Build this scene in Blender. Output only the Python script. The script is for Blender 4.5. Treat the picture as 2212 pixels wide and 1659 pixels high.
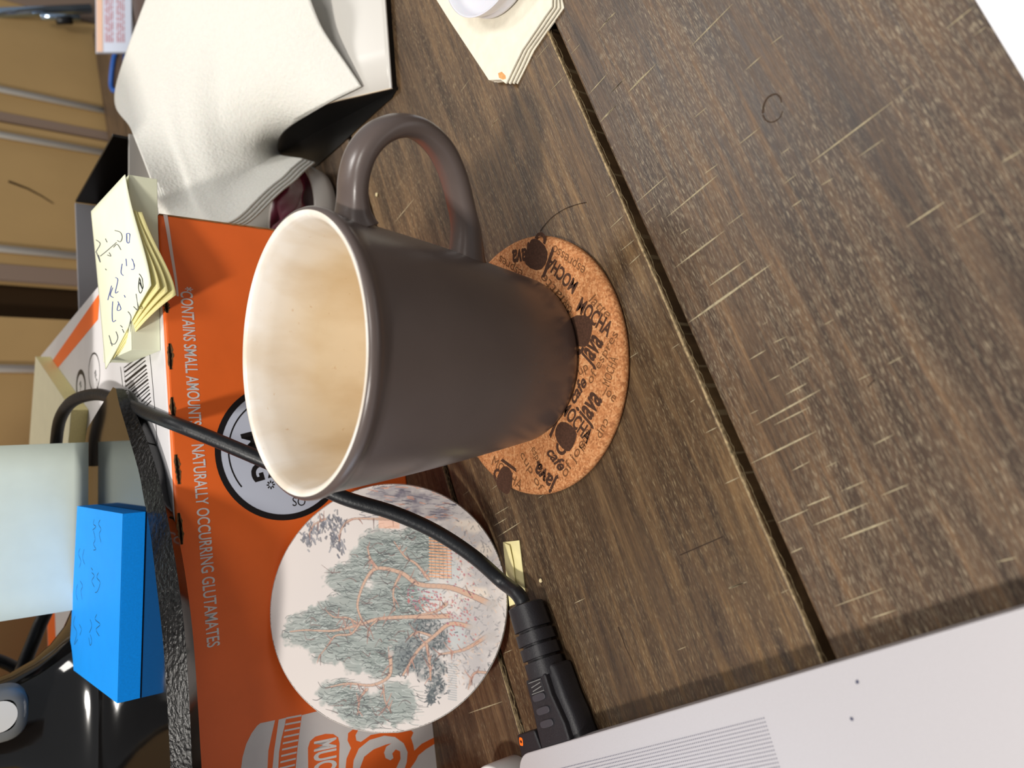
import bpy, bmesh, math, random
import numpy as np
from mathutils import Vector, Matrix
from mathutils.geometry import tessellate_polygon

for o in list(bpy.data.objects): bpy.data.objects.remove(o, do_unlink=True)
scene = bpy.context.scene
C = scene.collection
S = 0.00107                      # scene unit used in the numbers below -> metres
random.seed(4); rng = np.random.default_rng(7)

# ------------------------------------------------------------------ camera
CAM_H, PITCH, ROLL, FPX = 195.45, 0.6978, 0.0039, 1704.2
O = np.array([0, 0, CAM_H])
_fw = np.array([0, math.cos(PITCH), -math.sin(PITCH)])
_u0 = np.array([0, math.sin(PITCH), math.cos(PITCH)]); _r0 = np.array([1.0, 0, 0])
_rt = _r0*math.cos(ROLL) + _u0*math.sin(ROLL); _up = -_r0*math.sin(ROLL) + _u0*math.cos(ROLL)
cam = bpy.data.cameras.new('camera'); camo = bpy.data.objects.new('camera', cam); C.objects.link(camo)
cam.sensor_fit = 'HORIZONTAL'; cam.sensor_width = 36.0; cam.lens = FPX/2212*36.0
cam.clip_start = 0.01; cam.clip_end = 50
ax = (-_up, _rt, -_fw)           # the phone was held turned by a quarter
M = Matrix([[ax[0][i], ax[1][i], ax[2][i], O[i]*S] for i in range(3)] + [[0, 0, 0, 1]])
camo.matrix_world = M
cam.dof.use_dof = True; cam.dof.focus_distance = 285*S; cam.dof.aperture_fstop = 12.0
scene.camera = camo

# ------------------------------------------------------------------ world, lights, exposure
def lin(c): return tuple(((v/255)/12.92 if v/255 <= 0.04045 else ((v/255+0.055)/1.055)**2.4) for v in c)
w = bpy.data.worlds.new('world'); scene.world = w; w.use_nodes = True
w.node_tree.nodes['Background'].inputs['Color'].default_value = (0.93, 0.96, 1.0, 1)
w.node_tree.nodes['Background'].inputs['Strength'].default_value = 0.25
def area(name, loc, target, sx, sy, power, col):
    l = bpy.data.lights.new(name, 'AREA'); l.shape = 'RECTANGLE'; l.size = sx; l.size_y = sy
    l.energy = power; l.color = col
    o = bpy.data.objects.new(name, l); C.objects.link(o); o.location = loc
    o.rotation_euler = (Vector(target)-Vector(loc)).to_track_quat('-Z', 'Y').to_euler()
area('ceiling_panel_left', (-0.60, -0.34, 1.62), (0, 0.25, 0), 0.14, 0.14, 27, (1.0, 0.95, 0.88))
area('ceiling_panel_back', (0.75, 1.05, 1.45), (0, 0.25, 0), 0.36, 0.26, 10, (1.0, 0.97, 0.93))
area('ceiling_panel_front', (0.45, -0.25, 1.5), (0, 0.3, 0), 0.40, 0.40, 9, (1.0, 0.96, 0.90))
scene.view_settings.view_transform = 'Standard'; scene.view_settings.look = 'None'
scene.view_settings.gamma = 1.0; scene.view_settings.use_curve_mapping = False
scene.view_settings.exposure = -0.04

# ------------------------------------------------------------------ geometry helpers (all in scene units)
def ray(px):
    u = ((1659-px[1])-829.5)/FPX; v = -(px[0]-1106)/FPX
    return _fw + u*_rt + v*_up
def at_z(px, z):
    d = ray(px); return O + d*((z-O[2])/d[2])
def at_y(px, y):
    d = ray(px); return O + d*((y-O[1])/d[1])
def at_x(px, x):
    d = ray(px); return O + d*((x-O[0])/d[0])
def at_plane(px, p0, n):
    d = ray(px); return O + d*(np.dot(np.array(p0)-O, n)/np.dot(d, n))
BASE = {}
def base_of(o): return BASE.get(o.name, np.zeros(3))
def setp(o, label=None, cat=None, group=None, kind=None):
    if label: o['label'] = label
    if cat: o['category'] = cat
    if group: o['group'] = group
    if kind: o['kind'] = kind
    return o
def thing(name, base, label, cat, group=None):
    o = bpy.data.objects.new(name, None); C.objects.link(o); o.empty_display_size = 0.01
    o.location = Vector(base)*S; BASE[o.name] = np.array(base, float)
    return setp(o, label, cat, group)
def mesh(name, verts, faces, mat, parent=None, base=None, smooth=False, mats=None, fm=None):
    me = bpy.data.meshes.new(name)
    V = np.array(verts, float)
    b = base_of(parent) if parent is not None else (np.array(base, float) if base is not None else np.zeros(3))
    me.from_pydata(((V-b)*S).tolist(), [], [tuple(int(i) for i in f) for f in faces])
    for m in (mats or [mat]): me.materials.append(m)
    if fm is not None: me.polygons.foreach_set('material_index', list(fm))
    if smooth: me.polygons.foreach_set('use_smooth', [True]*len(me.polygons))
    me.update()
    o = bpy.data.objects.new(name, me); C.objects.link(o)
    BASE[o.name] = b
    if parent is not None: o.parent = parent
    else: o.location = Vector(b)*S
    return o
def bevel(o, w, seg=2, ang=30):
    m = o.modifiers.new('bevel', 'BEVEL'); m.width = w*S; m.segments = seg; m.limit_method = 'ANGLE'; m.angle_limit = math.radians(ang)
    m.harden_normals = False
    return o
def prism(name, top, ext, mat, parent=None, base=None, bev=0, seg=2, mats=None, fm=None):
    top = np.array(top, float); n = len(top); bot = top + np.array(ext, float)
    nrm = np.zeros(3)
    for i in range(n): nrm += np.cross(top[i], top[(i+1) % n])
    f = list(range(n)); flip = np.dot(nrm, ext) > 0
    faces = [f[::-1] if flip else f, [i+n for i in (f if flip else f[::-1])]]
    for i in range(n):
        j = (i+1) % n
        faces.append([i, j, j+n, i+n] if flip else [i, i+n, j+n, j])
    o = mesh(name, np.vstack([top, bot]), faces, mat, parent, base, mats=mats, fm=fm)
    if bev: bevel(o, bev, seg)
    return o
def boxm(name, x0, x1, y0, y1, z0, z1, mat, parent=None, base=None, bev=0, seg=2):
    return prism(name, [(x0, y0, z1), (x1, y0, z1), (x1, y1, z1), (x0, y1, z1)], (0, 0, z0-z1), mat, parent, base, bev, seg)
def catmull(P, n=8, closed=False):
    P = np.array(P, float); m = len(P); out = []
    for i in range(m if closed else m-1):
        g = (lambda k: P[k % m]) if closed else (lambda k: P[min(max(k, 0), m-1)])
        a, b, c, d = g(i-1), g(i), g(i+1), g(i+2)
        for k in range(n):
            t = k/n
            out.append(0.5*((2*b)+(-a+c)*t+(2*a-5*b+4*c-d)*t*t+(-a+3*b-3*c+d)*t**3))
    if not closed: out.append(P[-1])
    return np.array(out)
def sweep(path, section, closed=False, up0=(0, 0, 1), scale=None):
    path = np.array(path, float); n = len(path); k = len(section)
    V = []; prev = None
    for i in range(n):
        a = path[(i-1) % n] if closed else path[max(i-1, 0)]
        b = path[(i+1) % n] if closed else path[min(i+1, n-1)]
        t = b-a; t /= np.linalg.norm(t)+1e-12
        if prev is None:
            u = np.array(up0, float); u = u-t*np.dot(u, t)
            if np.linalg.norm(u) < 1e-3: u = np.array([1.0, 0, 0]); u = u-t*np.dot(u, t)
        else: u = prev-t*np.dot(prev, t)
        u /= np.linalg.norm(u); prev = u; v = np.cross(t, u)
        s = 1.0 if scale is None else scale[i]
        s = (s, s) if np.isscalar(s) else s
        for (p, q) in section: V.append(path[i]+u*p*s[0]+v*q*s[1])
    F = []
    for i in range(n if closed else n-1):
        for j in range(k):
            a = i*k+j; b = i*k+(j+1) % k; i2 = (i+1) % n
            F.append((a, b, i2*k+(j+1) % k, i2*k+j))
    if not closed:
        F.append(tuple(range(k))[::-1]); F.append(tuple((n-1)*k+j for j in range(k)))
    return V, F
def ring(r, n=14): return [(r*math.cos(2*math.pi*i/n), r*math.sin(2*math.pi*i/n)) for i in range(n)]
def tube(name, pts, r, mat, parent=None, base=None, n=14, res=8, closed=False, scale=None):
    p = catmull(pts, res, closed); V, F = sweep(p, ring(r, n), closed, scale=scale)
    return mesh(name, V, F, mat, parent, base, smooth=True)
def lathe(name, prof, c, mat, parent=None, base=None, n=96, mats=None, fmf=None, smooth=True, cap0=False, cap1=False):
    V = []; F = []; fm = []
    for (r, z) in prof:
        for i in range(n):
            a = 2*math.pi*i/n; V.append((c[0]+r*math.cos(a), c[1]+r*math.sin(a), c[2]+z))
    for k in range(len(prof)-1):
        for i in range(n):
            j = (i+1) % n; F.append((k*n+i, k*n+j, (k+1)*n+j, (k+1)*n+i)); fm.append(fmf(k) if fmf else 0)
    if cap0: F.append(tuple(range(n))[::-1]); fm.append(fmf(0) if fmf else 0)
    if cap1: F.append(tuple((len(prof)-1)*n+i for i in range(n))); fm.append(fmf(len(prof)-2) if fmf else 0)
    return mesh(name, V, F, mat, parent, base, smooth, mats, fm)
def grid(name, fn, nu, nv, mat, parent=None, base=None, thick=0, mats=None, moff=0, smooth=True):
    V = [fn(i/nu, j/nv) for i in range(nu+1) for j in range(nv+1)]
    F = [(i*(nv+1)+j, (i+1)*(nv+1)+j, (i+1)*(nv+1)+j+1, i*(nv+1)+j+1) for i in range(nu) for j in range(nv)]
    a, b, c = np.array(V[F[0][0]]), np.array(V[F[0][1]]), np.array(V[F[0][2]])
    if np.cross(b-a, c-a)[2] < 0: F = [f[::-1] for f in F]
    o = mesh(name, V, F, mat, parent, base, smooth, mats)
    if thick:
        m = o.modifiers.new('solid', 'SOLIDIFY'); m.thickness = thick*S; m.offset = -1
        m.material_offset = moff; m.material_offset_rim = 0; m.use_even_offset = False
    return o
# flat print on a plane: frame = (origin, ex, ey); normal ex x ey faces the viewer
class Frame:
    def __init__(s, o, ex, ey):
        s.o = np.array(o, float); s.ex = np.array(ex, float); s.ey = np.array(ey, float)
        s.ex /= np.linalg.norm(s.ex); s.ey /= np.linalg.norm(s.ey); s.n = np.cross(s.ex, s.ey)
    def p(s, a, b, h=0): return s.o+s.ex*a+s.ey*b+s.n*h
    def loc(s, px):
        q = at_plane(px, s.o, s.n)-s.o; return (float(q@s.ex), float(q@s.ey))
def decal(name, polys, fr, mat, parent=None, h=0.1, base=None):
    V = []; F = []
    for poly in polys:
        k = len(V); pts = [Vector((a, b, 0)) for a, b in poly]
        area2 = sum(poly[i][0]*poly[(i+1) % len(poly)][1]-poly[(i+1) % len(poly)][0]*poly[i][1] for i in range(len(poly)))
        for t in tessellate_polygon([pts]):
            a, b, c = [poly[i] for i in t]
            s = (b[0]-a[0])*(c[1]-a[1])-(b[1]-a[1])*(c[0]-a[0])
            F.append(tuple(k+i for i in (t if s > 0 else t[::-1])))
        V += [fr.p(a, b, h) for a, b in poly]
    return mesh(name, V, F, mat, parent, base)
def stroke(line, w, w1=None):
    L = np.array(line, float); n = len(L); A = []; Bq = []
    for i in range(n):
        t = L[min(i+1, n-1)]-L[max(i-1, 0)]; t /= np.linalg.norm(t)+1e-9
        ww = (w if w1 is None else w+(w1-w)*i/(n-1))/2
        nn = np.array([-t[1], t[0]])*ww; A.append(tuple(L[i]+nn)); Bq.append(tuple(L[i]-nn))
    return [[A[i], Bq[i], Bq[i+1], A[i+1]] for i in range(n-1)]
def annulus(cx, cy, r0, r1, n=64, a0=0, a1=2*math.pi):
    out = []
    for i in range(n):
        a = a0+(a1-a0)*i/n; b = a0+(a1-a0)*(i+1)/n
        out.append([(cx+r0*math.cos(a), cy+r0*math.sin(a)), (cx+r1*math.cos(a), cy+r1*math.sin(a)),
                    (cx+r1*math.cos(b), cy+r1*math.sin(b)), (cx+r0*math.cos(b), cy+r0*math.sin(b))])
    return out
def circle(cx, cy, r, n=48, ry=None): return [(cx+r*math.cos(2*math.pi*i/n), cy+(ry or r)*math.sin(2*math.pi*i/n)) for i in range(n)]
_tc = {}
def text_geo(body, bold=0.0):
    key = (body, bold)
    if key not in _tc:
        cu = bpy.data.curves.new('t', 'FONT'); cu.body = body; cu.resolution_u = 4; cu.offset = bold
        to = bpy.data.objects.new('t', cu); C.objects.link(to)
        me = bpy.data.meshes.new_from_object(to)
        V = np.array([v.co[:2] for v in me.vertices]); F = [tuple(p.vertices) for p in me.polygons]
        bpy.data.objects.remove(to, do_unlink=True); bpy.data.meshes.remove(me); bpy.data.curves.remove(cu)
        _tc[key] = (V, F)
    return _tc[key]
def text(name, body, fr, a0, b0, a1, b1, h, mat, parent=None, off=0.12, shear=0.0, bold=0.0):
    """lettering whose baseline runs (a0,b0)->(a1,b1) in the frame, capital height h"""
    V, F = text_geo(body, bold); cap = 0.69
    x0, x1 = V[:, 0].min(), V[:, 0].max()
    d = np.array([a1-a0, b1-b0]); L = np.linalg.norm(d); d = d/L; q = np.array([-d[1], d[0]])
    P = []
    for x, y in V:
        yy = y/cap*h; xx = (x-x0)/(x1-x0)*L + yy*shear
        r = np.array([a0, b0])+d*xx+q*yy; P.append(fr.p(r[0], r[1], off))
    F2 = []
    for f in F:
        a, b, c = [V[i] for i in f[:3]]
        s = (b[0]-a[0])*(c[1]-a[1])-(b[1]-a[1])*(c[0]-a[0])
        F2.append(f if s > 0 else f[::-1])
    o = mesh(name, P, F2, mat, parent)
    return o

# ------------------------------------------------------------------ materials
def pmat(name, col, rough=0.5, spec=0.5, var=0.0, vscale=200, bump=0.0, bscale=400, metal=0.0, coat=0.0, trans=0.0, sss=0.0):
    m = bpy.data.materials.new(name); m.use_nodes = True
    nt = m.node_tree; b = nt.nodes['Principled BSDF']
    b.inputs['Base Color'].default_value = (*lin(col), 1); b.inputs['Roughness'].default_value = rough
    b.inputs['Specular IOR Level'].default_value = spec; b.inputs['Metallic'].default_value = metal
    b.inputs['Coat Weight'].default_value = coat; b.inputs['Coat Roughness'].default_value = 0.08
    b.inputs['Transmission Weight'].default_value = trans
    if sss: b.inputs['Subsurface Weight'].default_value = sss; b.inputs['Subsurface Scale'].default_value = 0.003
    tc = nt.nodes.new('ShaderNodeTexCoord')
    if var:
        nz = nt.nodes.new('ShaderNodeTexNoise'); nz.inputs['Scale'].default_value = vscale; nz.inputs['Detail'].default_value = 5
        nt.links.new(tc.outputs['Object'], nz.inputs['Vector'])
        mp = nt.nodes.new('ShaderNodeMapRange'); mp.inputs['From Min'].default_value = 0.25; mp.inputs['From Max'].default_value = 0.75
        mp.inputs['To Min'].default_value = 1-var; mp.inputs['To Max'].default_value = 1+var
        nt.links.new(nz.outputs['Fac'], mp.inputs['Value'])
        mx = nt.nodes.new('ShaderNodeMix'); mx.data_type = 'RGBA'; mx.blend_type = 'MULTIPLY'; mx.inputs[0].default_value = 1
        mx.inputs[6].default_value = (*lin(col), 1); nt.links.new(mp.outputs['Result'], mx.inputs[7])
        nt.links.new(mx.outputs[2], b.inputs['Base Color'])
    if bump:
        nz = nt.nodes.new('ShaderNodeTexNoise'); nz.inputs['Scale'].default_value = bscale; nz.inputs['Detail'].default_value = 4
        nt.links.new(tc.outputs['Object'], nz.inputs['Vector'])
        bp = nt.nodes.new('ShaderNodeBump'); bp.inputs['Strength'].default_value = bump; bp.inputs['Distance'].default_value = 0.0005
        nt.links.new(nz.outputs['Fac'], bp.inputs['Height']); nt.links.new(bp.outputs['Normal'], b.inputs['Normal'])
    return m
GRAIN = math.radians(28.0)
def wood(name, dark, mid, light, fleck, off, fleck_amt=0.62, rough=0.42):
    m = bpy.data.materials.new(name); m.use_nodes = True; nt = m.node_tree; N = nt.nodes; L = nt.links; b = N['Principled BSDF']
    tc = N.new('ShaderNodeTexCoord'); mp = N.new('ShaderNodeMapping'); mp.inputs['Rotation'].default_value = (0, 0, -GRAIN); mp.inputs['Location'].default_value = (off, off*0.37, 0)
    L.new(tc.outputs['Object'], mp.inputs['Vector'])
    def noise(sx, sy, detail=4, rough=0.55, dist=0.0, w=0):
        s = N.new('ShaderNodeVectorMath'); s.operation = 'MULTIPLY'; s.inputs[1].default_value = (sx, sy, 10)
        L.new(mp.outputs['Vector'], s.inputs[0])
        a = N.new('ShaderNodeVectorMath'); a.operation = 'ADD'; a.inputs[1].default_value = (w, w*1.7, w*0.3); L.new(s.outputs[0], a.inputs[0])
        n = N.new('ShaderNodeTexNoise'); n.inputs['Scale'].default_value = 1; n.inputs['Detail'].default_value = detail
        n.inputs['Roughness'].default_value = rough; n.inputs['Distortion'].default_value = dist
        L.new(a.outputs[0], n.inputs['Vector']); return n.outputs['Fac']
    def ramp(src, stops):
        r = N.new('ShaderNodeValToRGB'); e = r.color_ramp.elements
        while len(e) < len(stops): e.new(0.5)
        for el, (p, c) in zip(e, stops): el.position = p; el.color = (*c, 1)
        L.new(src, r.inputs['Fac']); return r.outputs['Color']
    def mix(a, bb, fac, mode='MIX'):
        x = N.new('ShaderNodeMix'); x.data_type = 'RGBA'; x.blend_type = mode
        if isinstance(fac, (int, float)): x.inputs[0].default_value = fac
        else: L.new(fac, x.inputs[0])
        for k, v in ((6, a), (7, bb)):
            if isinstance(v, tuple): x.inputs[k].default_value = (*v, 1)
            else: L.new(v, x.inputs[k])
        return x.outputs[2]
    streak = noise(16, 260, 7, 0.68, 0.35)
    base = ramp(streak, [(0.28, lin(dark)), (0.5, lin(mid)), (0.74, lin(light))])
    blot = ramp(noise(14, 40, 4, 0.6, 0.8, 3), [(0.30, (0.62, 0.60, 0.60)), (0.52, (1, 1, 1)), (0.75, (1.18, 1.14, 1.06))])
    col = mix(base, blot, 0.75, 'MULTIPLY')
    broad = ramp(noise(3, 22, 3, 0.5, 0.5, 11), [(0.3, (0.72, 0.70, 0.70)), (0.6, (1.12, 1.08, 1.0))])
    col = mix(col, broad, 0.8, 'MULTIPLY')
    fine = ramp(noise(90, 1500, 3, 0.65, 0, 7), [(0.3, (0.55, 0.53, 0.51)), (0.7, (1.38, 1.34, 1.26))])
    col = mix(col, fine, 0.75, 'MULTIPLY')
    fl = ramp(noise(300, 4600, 2, 0.5, 0, 5), [(fleck_amt, (0, 0, 0)), (fleck_amt+0.06, (1, 1, 1))])
    flm = ramp(noise(12, 60, 3, 0.5, 0, 9), [(0.30, (0.12, 0.12, 0.12)), (0.55, (0.8, 0.8, 0.8))])
    fac = mix(fl, flm, 1.0, 'MULTIPLY')
    col = mix(col, lin(fleck), fac)
    L.new(col, b.inputs['Base Color'])
    rr = N.new('ShaderNodeMapRange'); rr.inputs['To Min'].default_value = rough-0.1; rr.inputs['To Max'].default_value = rough+0.15
    L.new(streak, rr.inputs['Value']); L.new(rr.outputs['Result'], b.inputs['Roughness'])
    bp = N.new('ShaderNodeBump'); bp.inputs['Strength'].default_value = 0.25; bp.inputs['Distance'].default_value = 0.0003
    L.new(noise(50, 1300, 3, 0.6, 0, 7), bp.inputs['Height']); L.new(bp.outputs['Normal'], b.inputs['Normal'])
    b.inputs['Specular IOR Level'].default_value = 0.45
    return m
def cork_mat():
    m = bpy.data.materials.new('cork'); m.use_nodes = True; nt = m.node_tree; N = nt.nodes; L = nt.links; b = N['Principled BSDF']
    tc = N.new('ShaderNodeTexCoord')
    v = N.new('ShaderNodeTexVoronoi'); v.inputs['Scale'].default_value = 1500; L.new(tc.outputs['Object'], v.inputs['Vector'])
    n = N.new('ShaderNodeTexNoise'); n.inputs['Scale'].default_value = 420; n.inputs['Detail'].default_value = 7; L.new(tc.outputs['Object'], n.inputs['Vector'])
    sep = N.new('ShaderNodeSeparateColor'); L.new(v.outputs['Color'], sep.inputs[0])
    r = N.new('ShaderNodeValToRGB'); e = r.color_ramp.elements
    e[0].position = 0.05; e[0].color = (*lin((124, 74, 42)), 1); e[1].position = 0.95; e[1].color = (*lin((216, 166, 118)), 1)
    k = e.new(0.5); k.color = (*lin((184, 122, 76)), 1)
    mx = N.new('ShaderNodeMath'); mx.operation = 'ADD'; L.new(sep.outputs[0], mx.inputs[0]); L.new(n.outputs['Fac'], mx.inputs[1])
    h = N.new('ShaderNodeMath'); h.operation = 'MULTIPLY'; h.inputs[1].default_value = 0.5; L.new(mx.outputs[0], h.inputs[0])
    L.new(h.outputs[0], r.inputs['Fac']); L.new(r.outputs['Color'], b.inputs['Base Color']); b.inputs['Roughness'].default_value = 0.8
    b.inputs['Specular IOR Level'].default_value = 0.25
    bp = N.new('ShaderNodeBump'); bp.inputs['Strength'].default_value = 0.5; bp.inputs['Distance'].default_value = 0.0004
    L.new(h.outputs[0], bp.inputs['Height']); L.new(bp.outputs['Normal'], b.inputs['Normal'])
    return m
def attr_mat(name, rough):
    m = bpy.data.materials.new(name); m.use_nodes = True; nt = m.node_tree; b = nt.nodes['Principled BSDF']
    a = nt.nodes.new('ShaderNodeAttribute'); a.attribute_name = 'paint'
    nt.links.new(a.outputs['Color'], b.inputs['Base Color']); b.inputs['Roughness'].default_value = rough
    return m
def stain_mat():                 # cream glaze with brown coffee residue
    m = pmat('cream_glaze', (236, 226, 208), 0.18, 0.5)
    nt = m.node_tree; N = nt.nodes; L = nt.links; b = N['Principled BSDF']; tc = N.new('ShaderNodeTexCoord')
    def nz(scale, det, sc=(1, 1, 1)):
        s = N.new('ShaderNodeVectorMath'); s.operation = 'MULTIPLY'; s.inputs[1].default_value = sc; L.new(tc.outputs['Object'], s.inputs[0])
        n = N.new('ShaderNodeTexNoise'); n.inputs['Scale'].default_value = scale; n.inputs['Detail'].default_value = det; L.new(s.outputs[0], n.inputs['Vector']); return n
    def rp(src, a, c):
        r = N.new('ShaderNodeValToRGB'); r.color_ramp.elements[0].position = a[0]; r.color_ramp.elements[0].color = (*a[1], 1)
        r.color_ramp.elements[1].position = c[0]; r.color_ramp.elements[1].color = (*c[1], 1); L.new(src, r.inputs['Fac']); return r.outputs['Color']
    def mul(a, c, f=1.0):
        x = N.new('ShaderNodeMix'); x.data_type = 'RGBA'; x.blend_type = 'MULTIPLY'; x.inputs[0].default_value = f
        if isinstance(a, tuple): x.inputs[6].default_value = (*a, 1)
        else: L.new(a, x.inputs[6])
        L.new(c, x.inputs[7]); return x.outputs[2]
    sx = N.new('ShaderNodeSeparateXYZ'); L.new(tc.outputs['Object'], sx.inputs[0])
    lv = nz(35, 3); ad = N.new('ShaderNodeMath'); ad.operation = 'MULTIPLY_ADD'; ad.inputs[1].default_value = 0.02; L.new(lv.outputs['Fac'], ad.inputs[0]); L.new(sx.outputs['Z'], ad.inputs[2])
    mr = N.new('ShaderNodeMapRange'); mr.inputs['From Min'].default_value = 0.078; mr.inputs['From Max'].default_value = 0.104; L.new(ad.outputs[0], mr.inputs['Value'])
    tone = rp(mr.outputs['Result'], (0.0, lin((226, 208, 178))), (1.0, lin((240, 235, 228))))       # brew line: stained below, clean near the lip
    c = mul(tone, rp(nz(60, 5, (1, 1, 0.5)).outputs['Fac'], (0.32, (0.80, 0.70, 0.56)), (0.6, (1.0, 1.0, 1.0))), 0.65)
    c = mul(c, rp(nz(330, 4).outputs['Fac'], (0.22, (0.72, 0.5, 0.28)), (0.31, (1, 1, 1))), 0.55)
    L.new(c, b.inputs['Base Color']); return m

M_near = wood('wood_near_plank', (47, 36, 29), (79, 62, 48), (116, 90, 63), (150, 136, 112), 0.3, 0.565)
M_mid = wood('wood_middle_plank', (46, 34, 25), (81, 63, 45), (119, 95, 66), (146, 128, 98), 1.7, 0.59)
M_far = wood('wood_far_plank', (46, 35, 27), (78, 62, 48), (110, 89, 66), (144, 130, 106), 3.1, 0.62)
M_worn = pmat('bare_worn_wood', (150, 130, 98), 0.7, 0.2, 0.6, 700)
M_scr = pmat('pale_scratch', (160, 148, 120), 0.8, 0.2, 0.35, 700)
M_scrd = pmat('dark_scratch', (52, 40, 32), 0.8, 0.2)
M_gap = pmat('dark_plank_core', (20, 16, 13), 0.8, 0.2, 0.3, 400)
M_mug = pmat('brown_satin_glaze', (92, 81, 77), 0.30, 0.5, 0.05, 60, 0.05, 900)
M_cream = stain_mat()
M_cork = cork_mat()
M_ink = pmat('burnt_brown_print', (72, 48, 36), 0.85, 0.2, 0.35, 1500)
M_ink2 = pmat('faded_brown_print', (112, 74, 46), 0.85, 0.2, 0.3, 1500)
M_orange = pmat('orange_print', (250, 114, 46), 0.42, 0.4, 0.05, 60, 0.05, 300)
M_white = pmat('white_print', (226, 222, 220), 0.5, 0.3, 0.04, 90)
M_wtop = pmat('white_carton_board', (222, 220, 222), 0.45, 0.4, 0.05, 40)
M_disc = pmat('pale_blue_white_print', (212, 219, 236), 0.45, 0.4)
M_black = pmat('black_print', (28, 26, 28), 0.5, 0.4)
M_kraft = pmat('brown_kraft_board', (150, 112, 74), 0.85, 0.2, 0.15, 400)
M_torn = pmat('torn_board_core', (120, 92, 62), 0.9, 0.1, 0.4, 900)
M_hole = pmat('dark_hole', (26, 18, 12), 0.9, 0.1)
M_pinkw = pmat('peeled_white_paper', (232, 214, 206), 0.7, 0.2)
M_rub = pmat('black_rubber', (24, 26, 30), 0.42, 0.45, 0.15, 300, 0.25, 700)
M_plug = pmat('black_plug_plastic', (30, 28, 32), 0.48, 0.45, 0.1, 300, 0.2, 1600)
M_gloss = pmat('black_gloss_plastic', (16, 15, 15), 0.08, 0.6, 0.1, 80, coat=0.3)
M_rimf = pmat('scuffed_clear_film', (24, 23, 23), 0.2, 0.6, 0.9, 700, 0.6, 500)
M_grey = pmat('grey_plastic', (120, 120, 118), 0.3, 0.5)
M_silver = pmat('silver_aluminium', (184, 180, 183), 0.42, 0.5, 0.03, 2500, metal=0.15)
M_dot = pmat('grille_hole', (70, 72, 92), 0.8, 0.2)
M_yel = pmat('yellow_note_paper', (240, 230, 164), 0.75, 0.2, 0.03, 100)
M_yel2 = pmat('pale_note_paper', (238, 240, 212), 0.75, 0.2, 0.03, 100)
M_cream2 = pmat('cream_note_paper', (238, 232, 200), 0.75, 0.2, 0.03, 100)
M_yedge = pmat('yellow_pad_edge', (236, 222, 160), 0.85, 0.15, 0.08, 1500)
M_blue = pmat('blue_note_paper', (20, 150, 246), 0.6, 0.25, 0.03, 100)
M_blue2 = pmat('blue_pad_edge', (0, 140, 240), 0.8, 0.2, 0.08, 1500)
M_pen = pmat('grey_pen_ink', (96, 98, 104), 0.7, 0.2)
M_penb = pmat('blue_pen_ink', (70, 84, 160), 0.7, 0.2)
M_penk = pmat('black_pen_ink', (40, 44, 52), 0.7, 0.2)
M_nap = pmat('white_tissue', (222, 220, 213), 0.9, 0.1, 0.03, 400, 0.9, 650, sss=0.05)
M_nap2 = pmat('cream_tissue', (232, 226, 208), 0.9, 0.1, 0.06, 200, 0.6, 600)
M_stain = pmat('orange_food_stain', (216, 160, 104), 0.9, 0.1, 0.15, 900)
M_card = pmat('white_coated_card', (206, 203, 197), 0.35, 0.4)
M_bcard = pmat('black_coated_card', (15, 14, 14), 0.35, 0.4)
M_gcard = pmat('grey_card_lip', (176, 176, 182), 0.5, 0.3)
M_edge = pmat('card_cut_edge', (206, 190, 166), 0.7, 0.2)
M_tan = pmat('tan_board', (186, 154, 104), 0.6, 0.3, 0.06, 14)
M_dkbr = pmat('dark_brown_recess', (52, 36, 18), 0.8, 0.2)
M_mauve = pmat('mauve_grey_board', (146, 126, 112), 0.7, 0.2)
M_wtrim = pmat('white_painted_strip', (236, 236, 230), 0.45, 0.4)
M_chrome = pmat('blue_tinted_chrome', (190, 214, 240), 0.12, 0.6, metal=1.0)
M_maroon = pmat('maroon_plastic', (128, 40, 72), 0.25, 0.5, 0.2, 60)
M_china = pmat('white_china', (228, 224, 218), 0.25, 0.5)
M_lav = pmat('white_plastic_cup', (224, 224, 232), 0.3, 0.5, sss=0.1)
M_slip = pmat('pale_yellow_slip', (222, 212, 158), 0.6, 0.3, 0.08, 200)
M_pkt = pmat('pale_blue_white_card', (214, 222, 240), 0.6, 0.3)
M_pink = pmat('peach_card_edge', (236, 196, 170), 0.6, 0.3)
M_red = pmat('faded_red_print', (206, 128, 134), 0.7, 0.2)
M_loop = pmat('blue_rubber_band', (38, 92, 176), 0.5, 0.4)
M_hair = pmat('dark_hair', (44, 32, 26), 0.5, 0.4)
M_crumb = pmat('crumb', (206, 190, 150), 0.9, 0.2)
M_ringst = pmat('dark_ring_stain', (58, 42, 28), 0.7, 0.3, 0.3, 900)
M_paper = pmat('bright_white_paper', (246, 247, 252), 0.6, 0.3)
M_tinw = pmat('white_tin_rim', (232, 232, 230), 0.3, 0.5)
M_tinb = pmat('dark_blue_print', (30, 44, 92), 0.4, 0.4)
M_tiny = pmat('yellow_print', (226, 190, 60), 0.4, 0.4)
M_orangel = pmat('bright_orange_mark', (250, 110, 30), 0.5, 0.3)
M_screen = pmat('dark_screen', (20, 22, 26), 0.15, 0.5)
M_floor = pmat('grey_carpet', (110, 104, 98), 0.95, 0.1, 0.1, 300)
M_scuff = pmat('glaze_scuff', (112, 106, 106), 0.6, 0.3)

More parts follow.
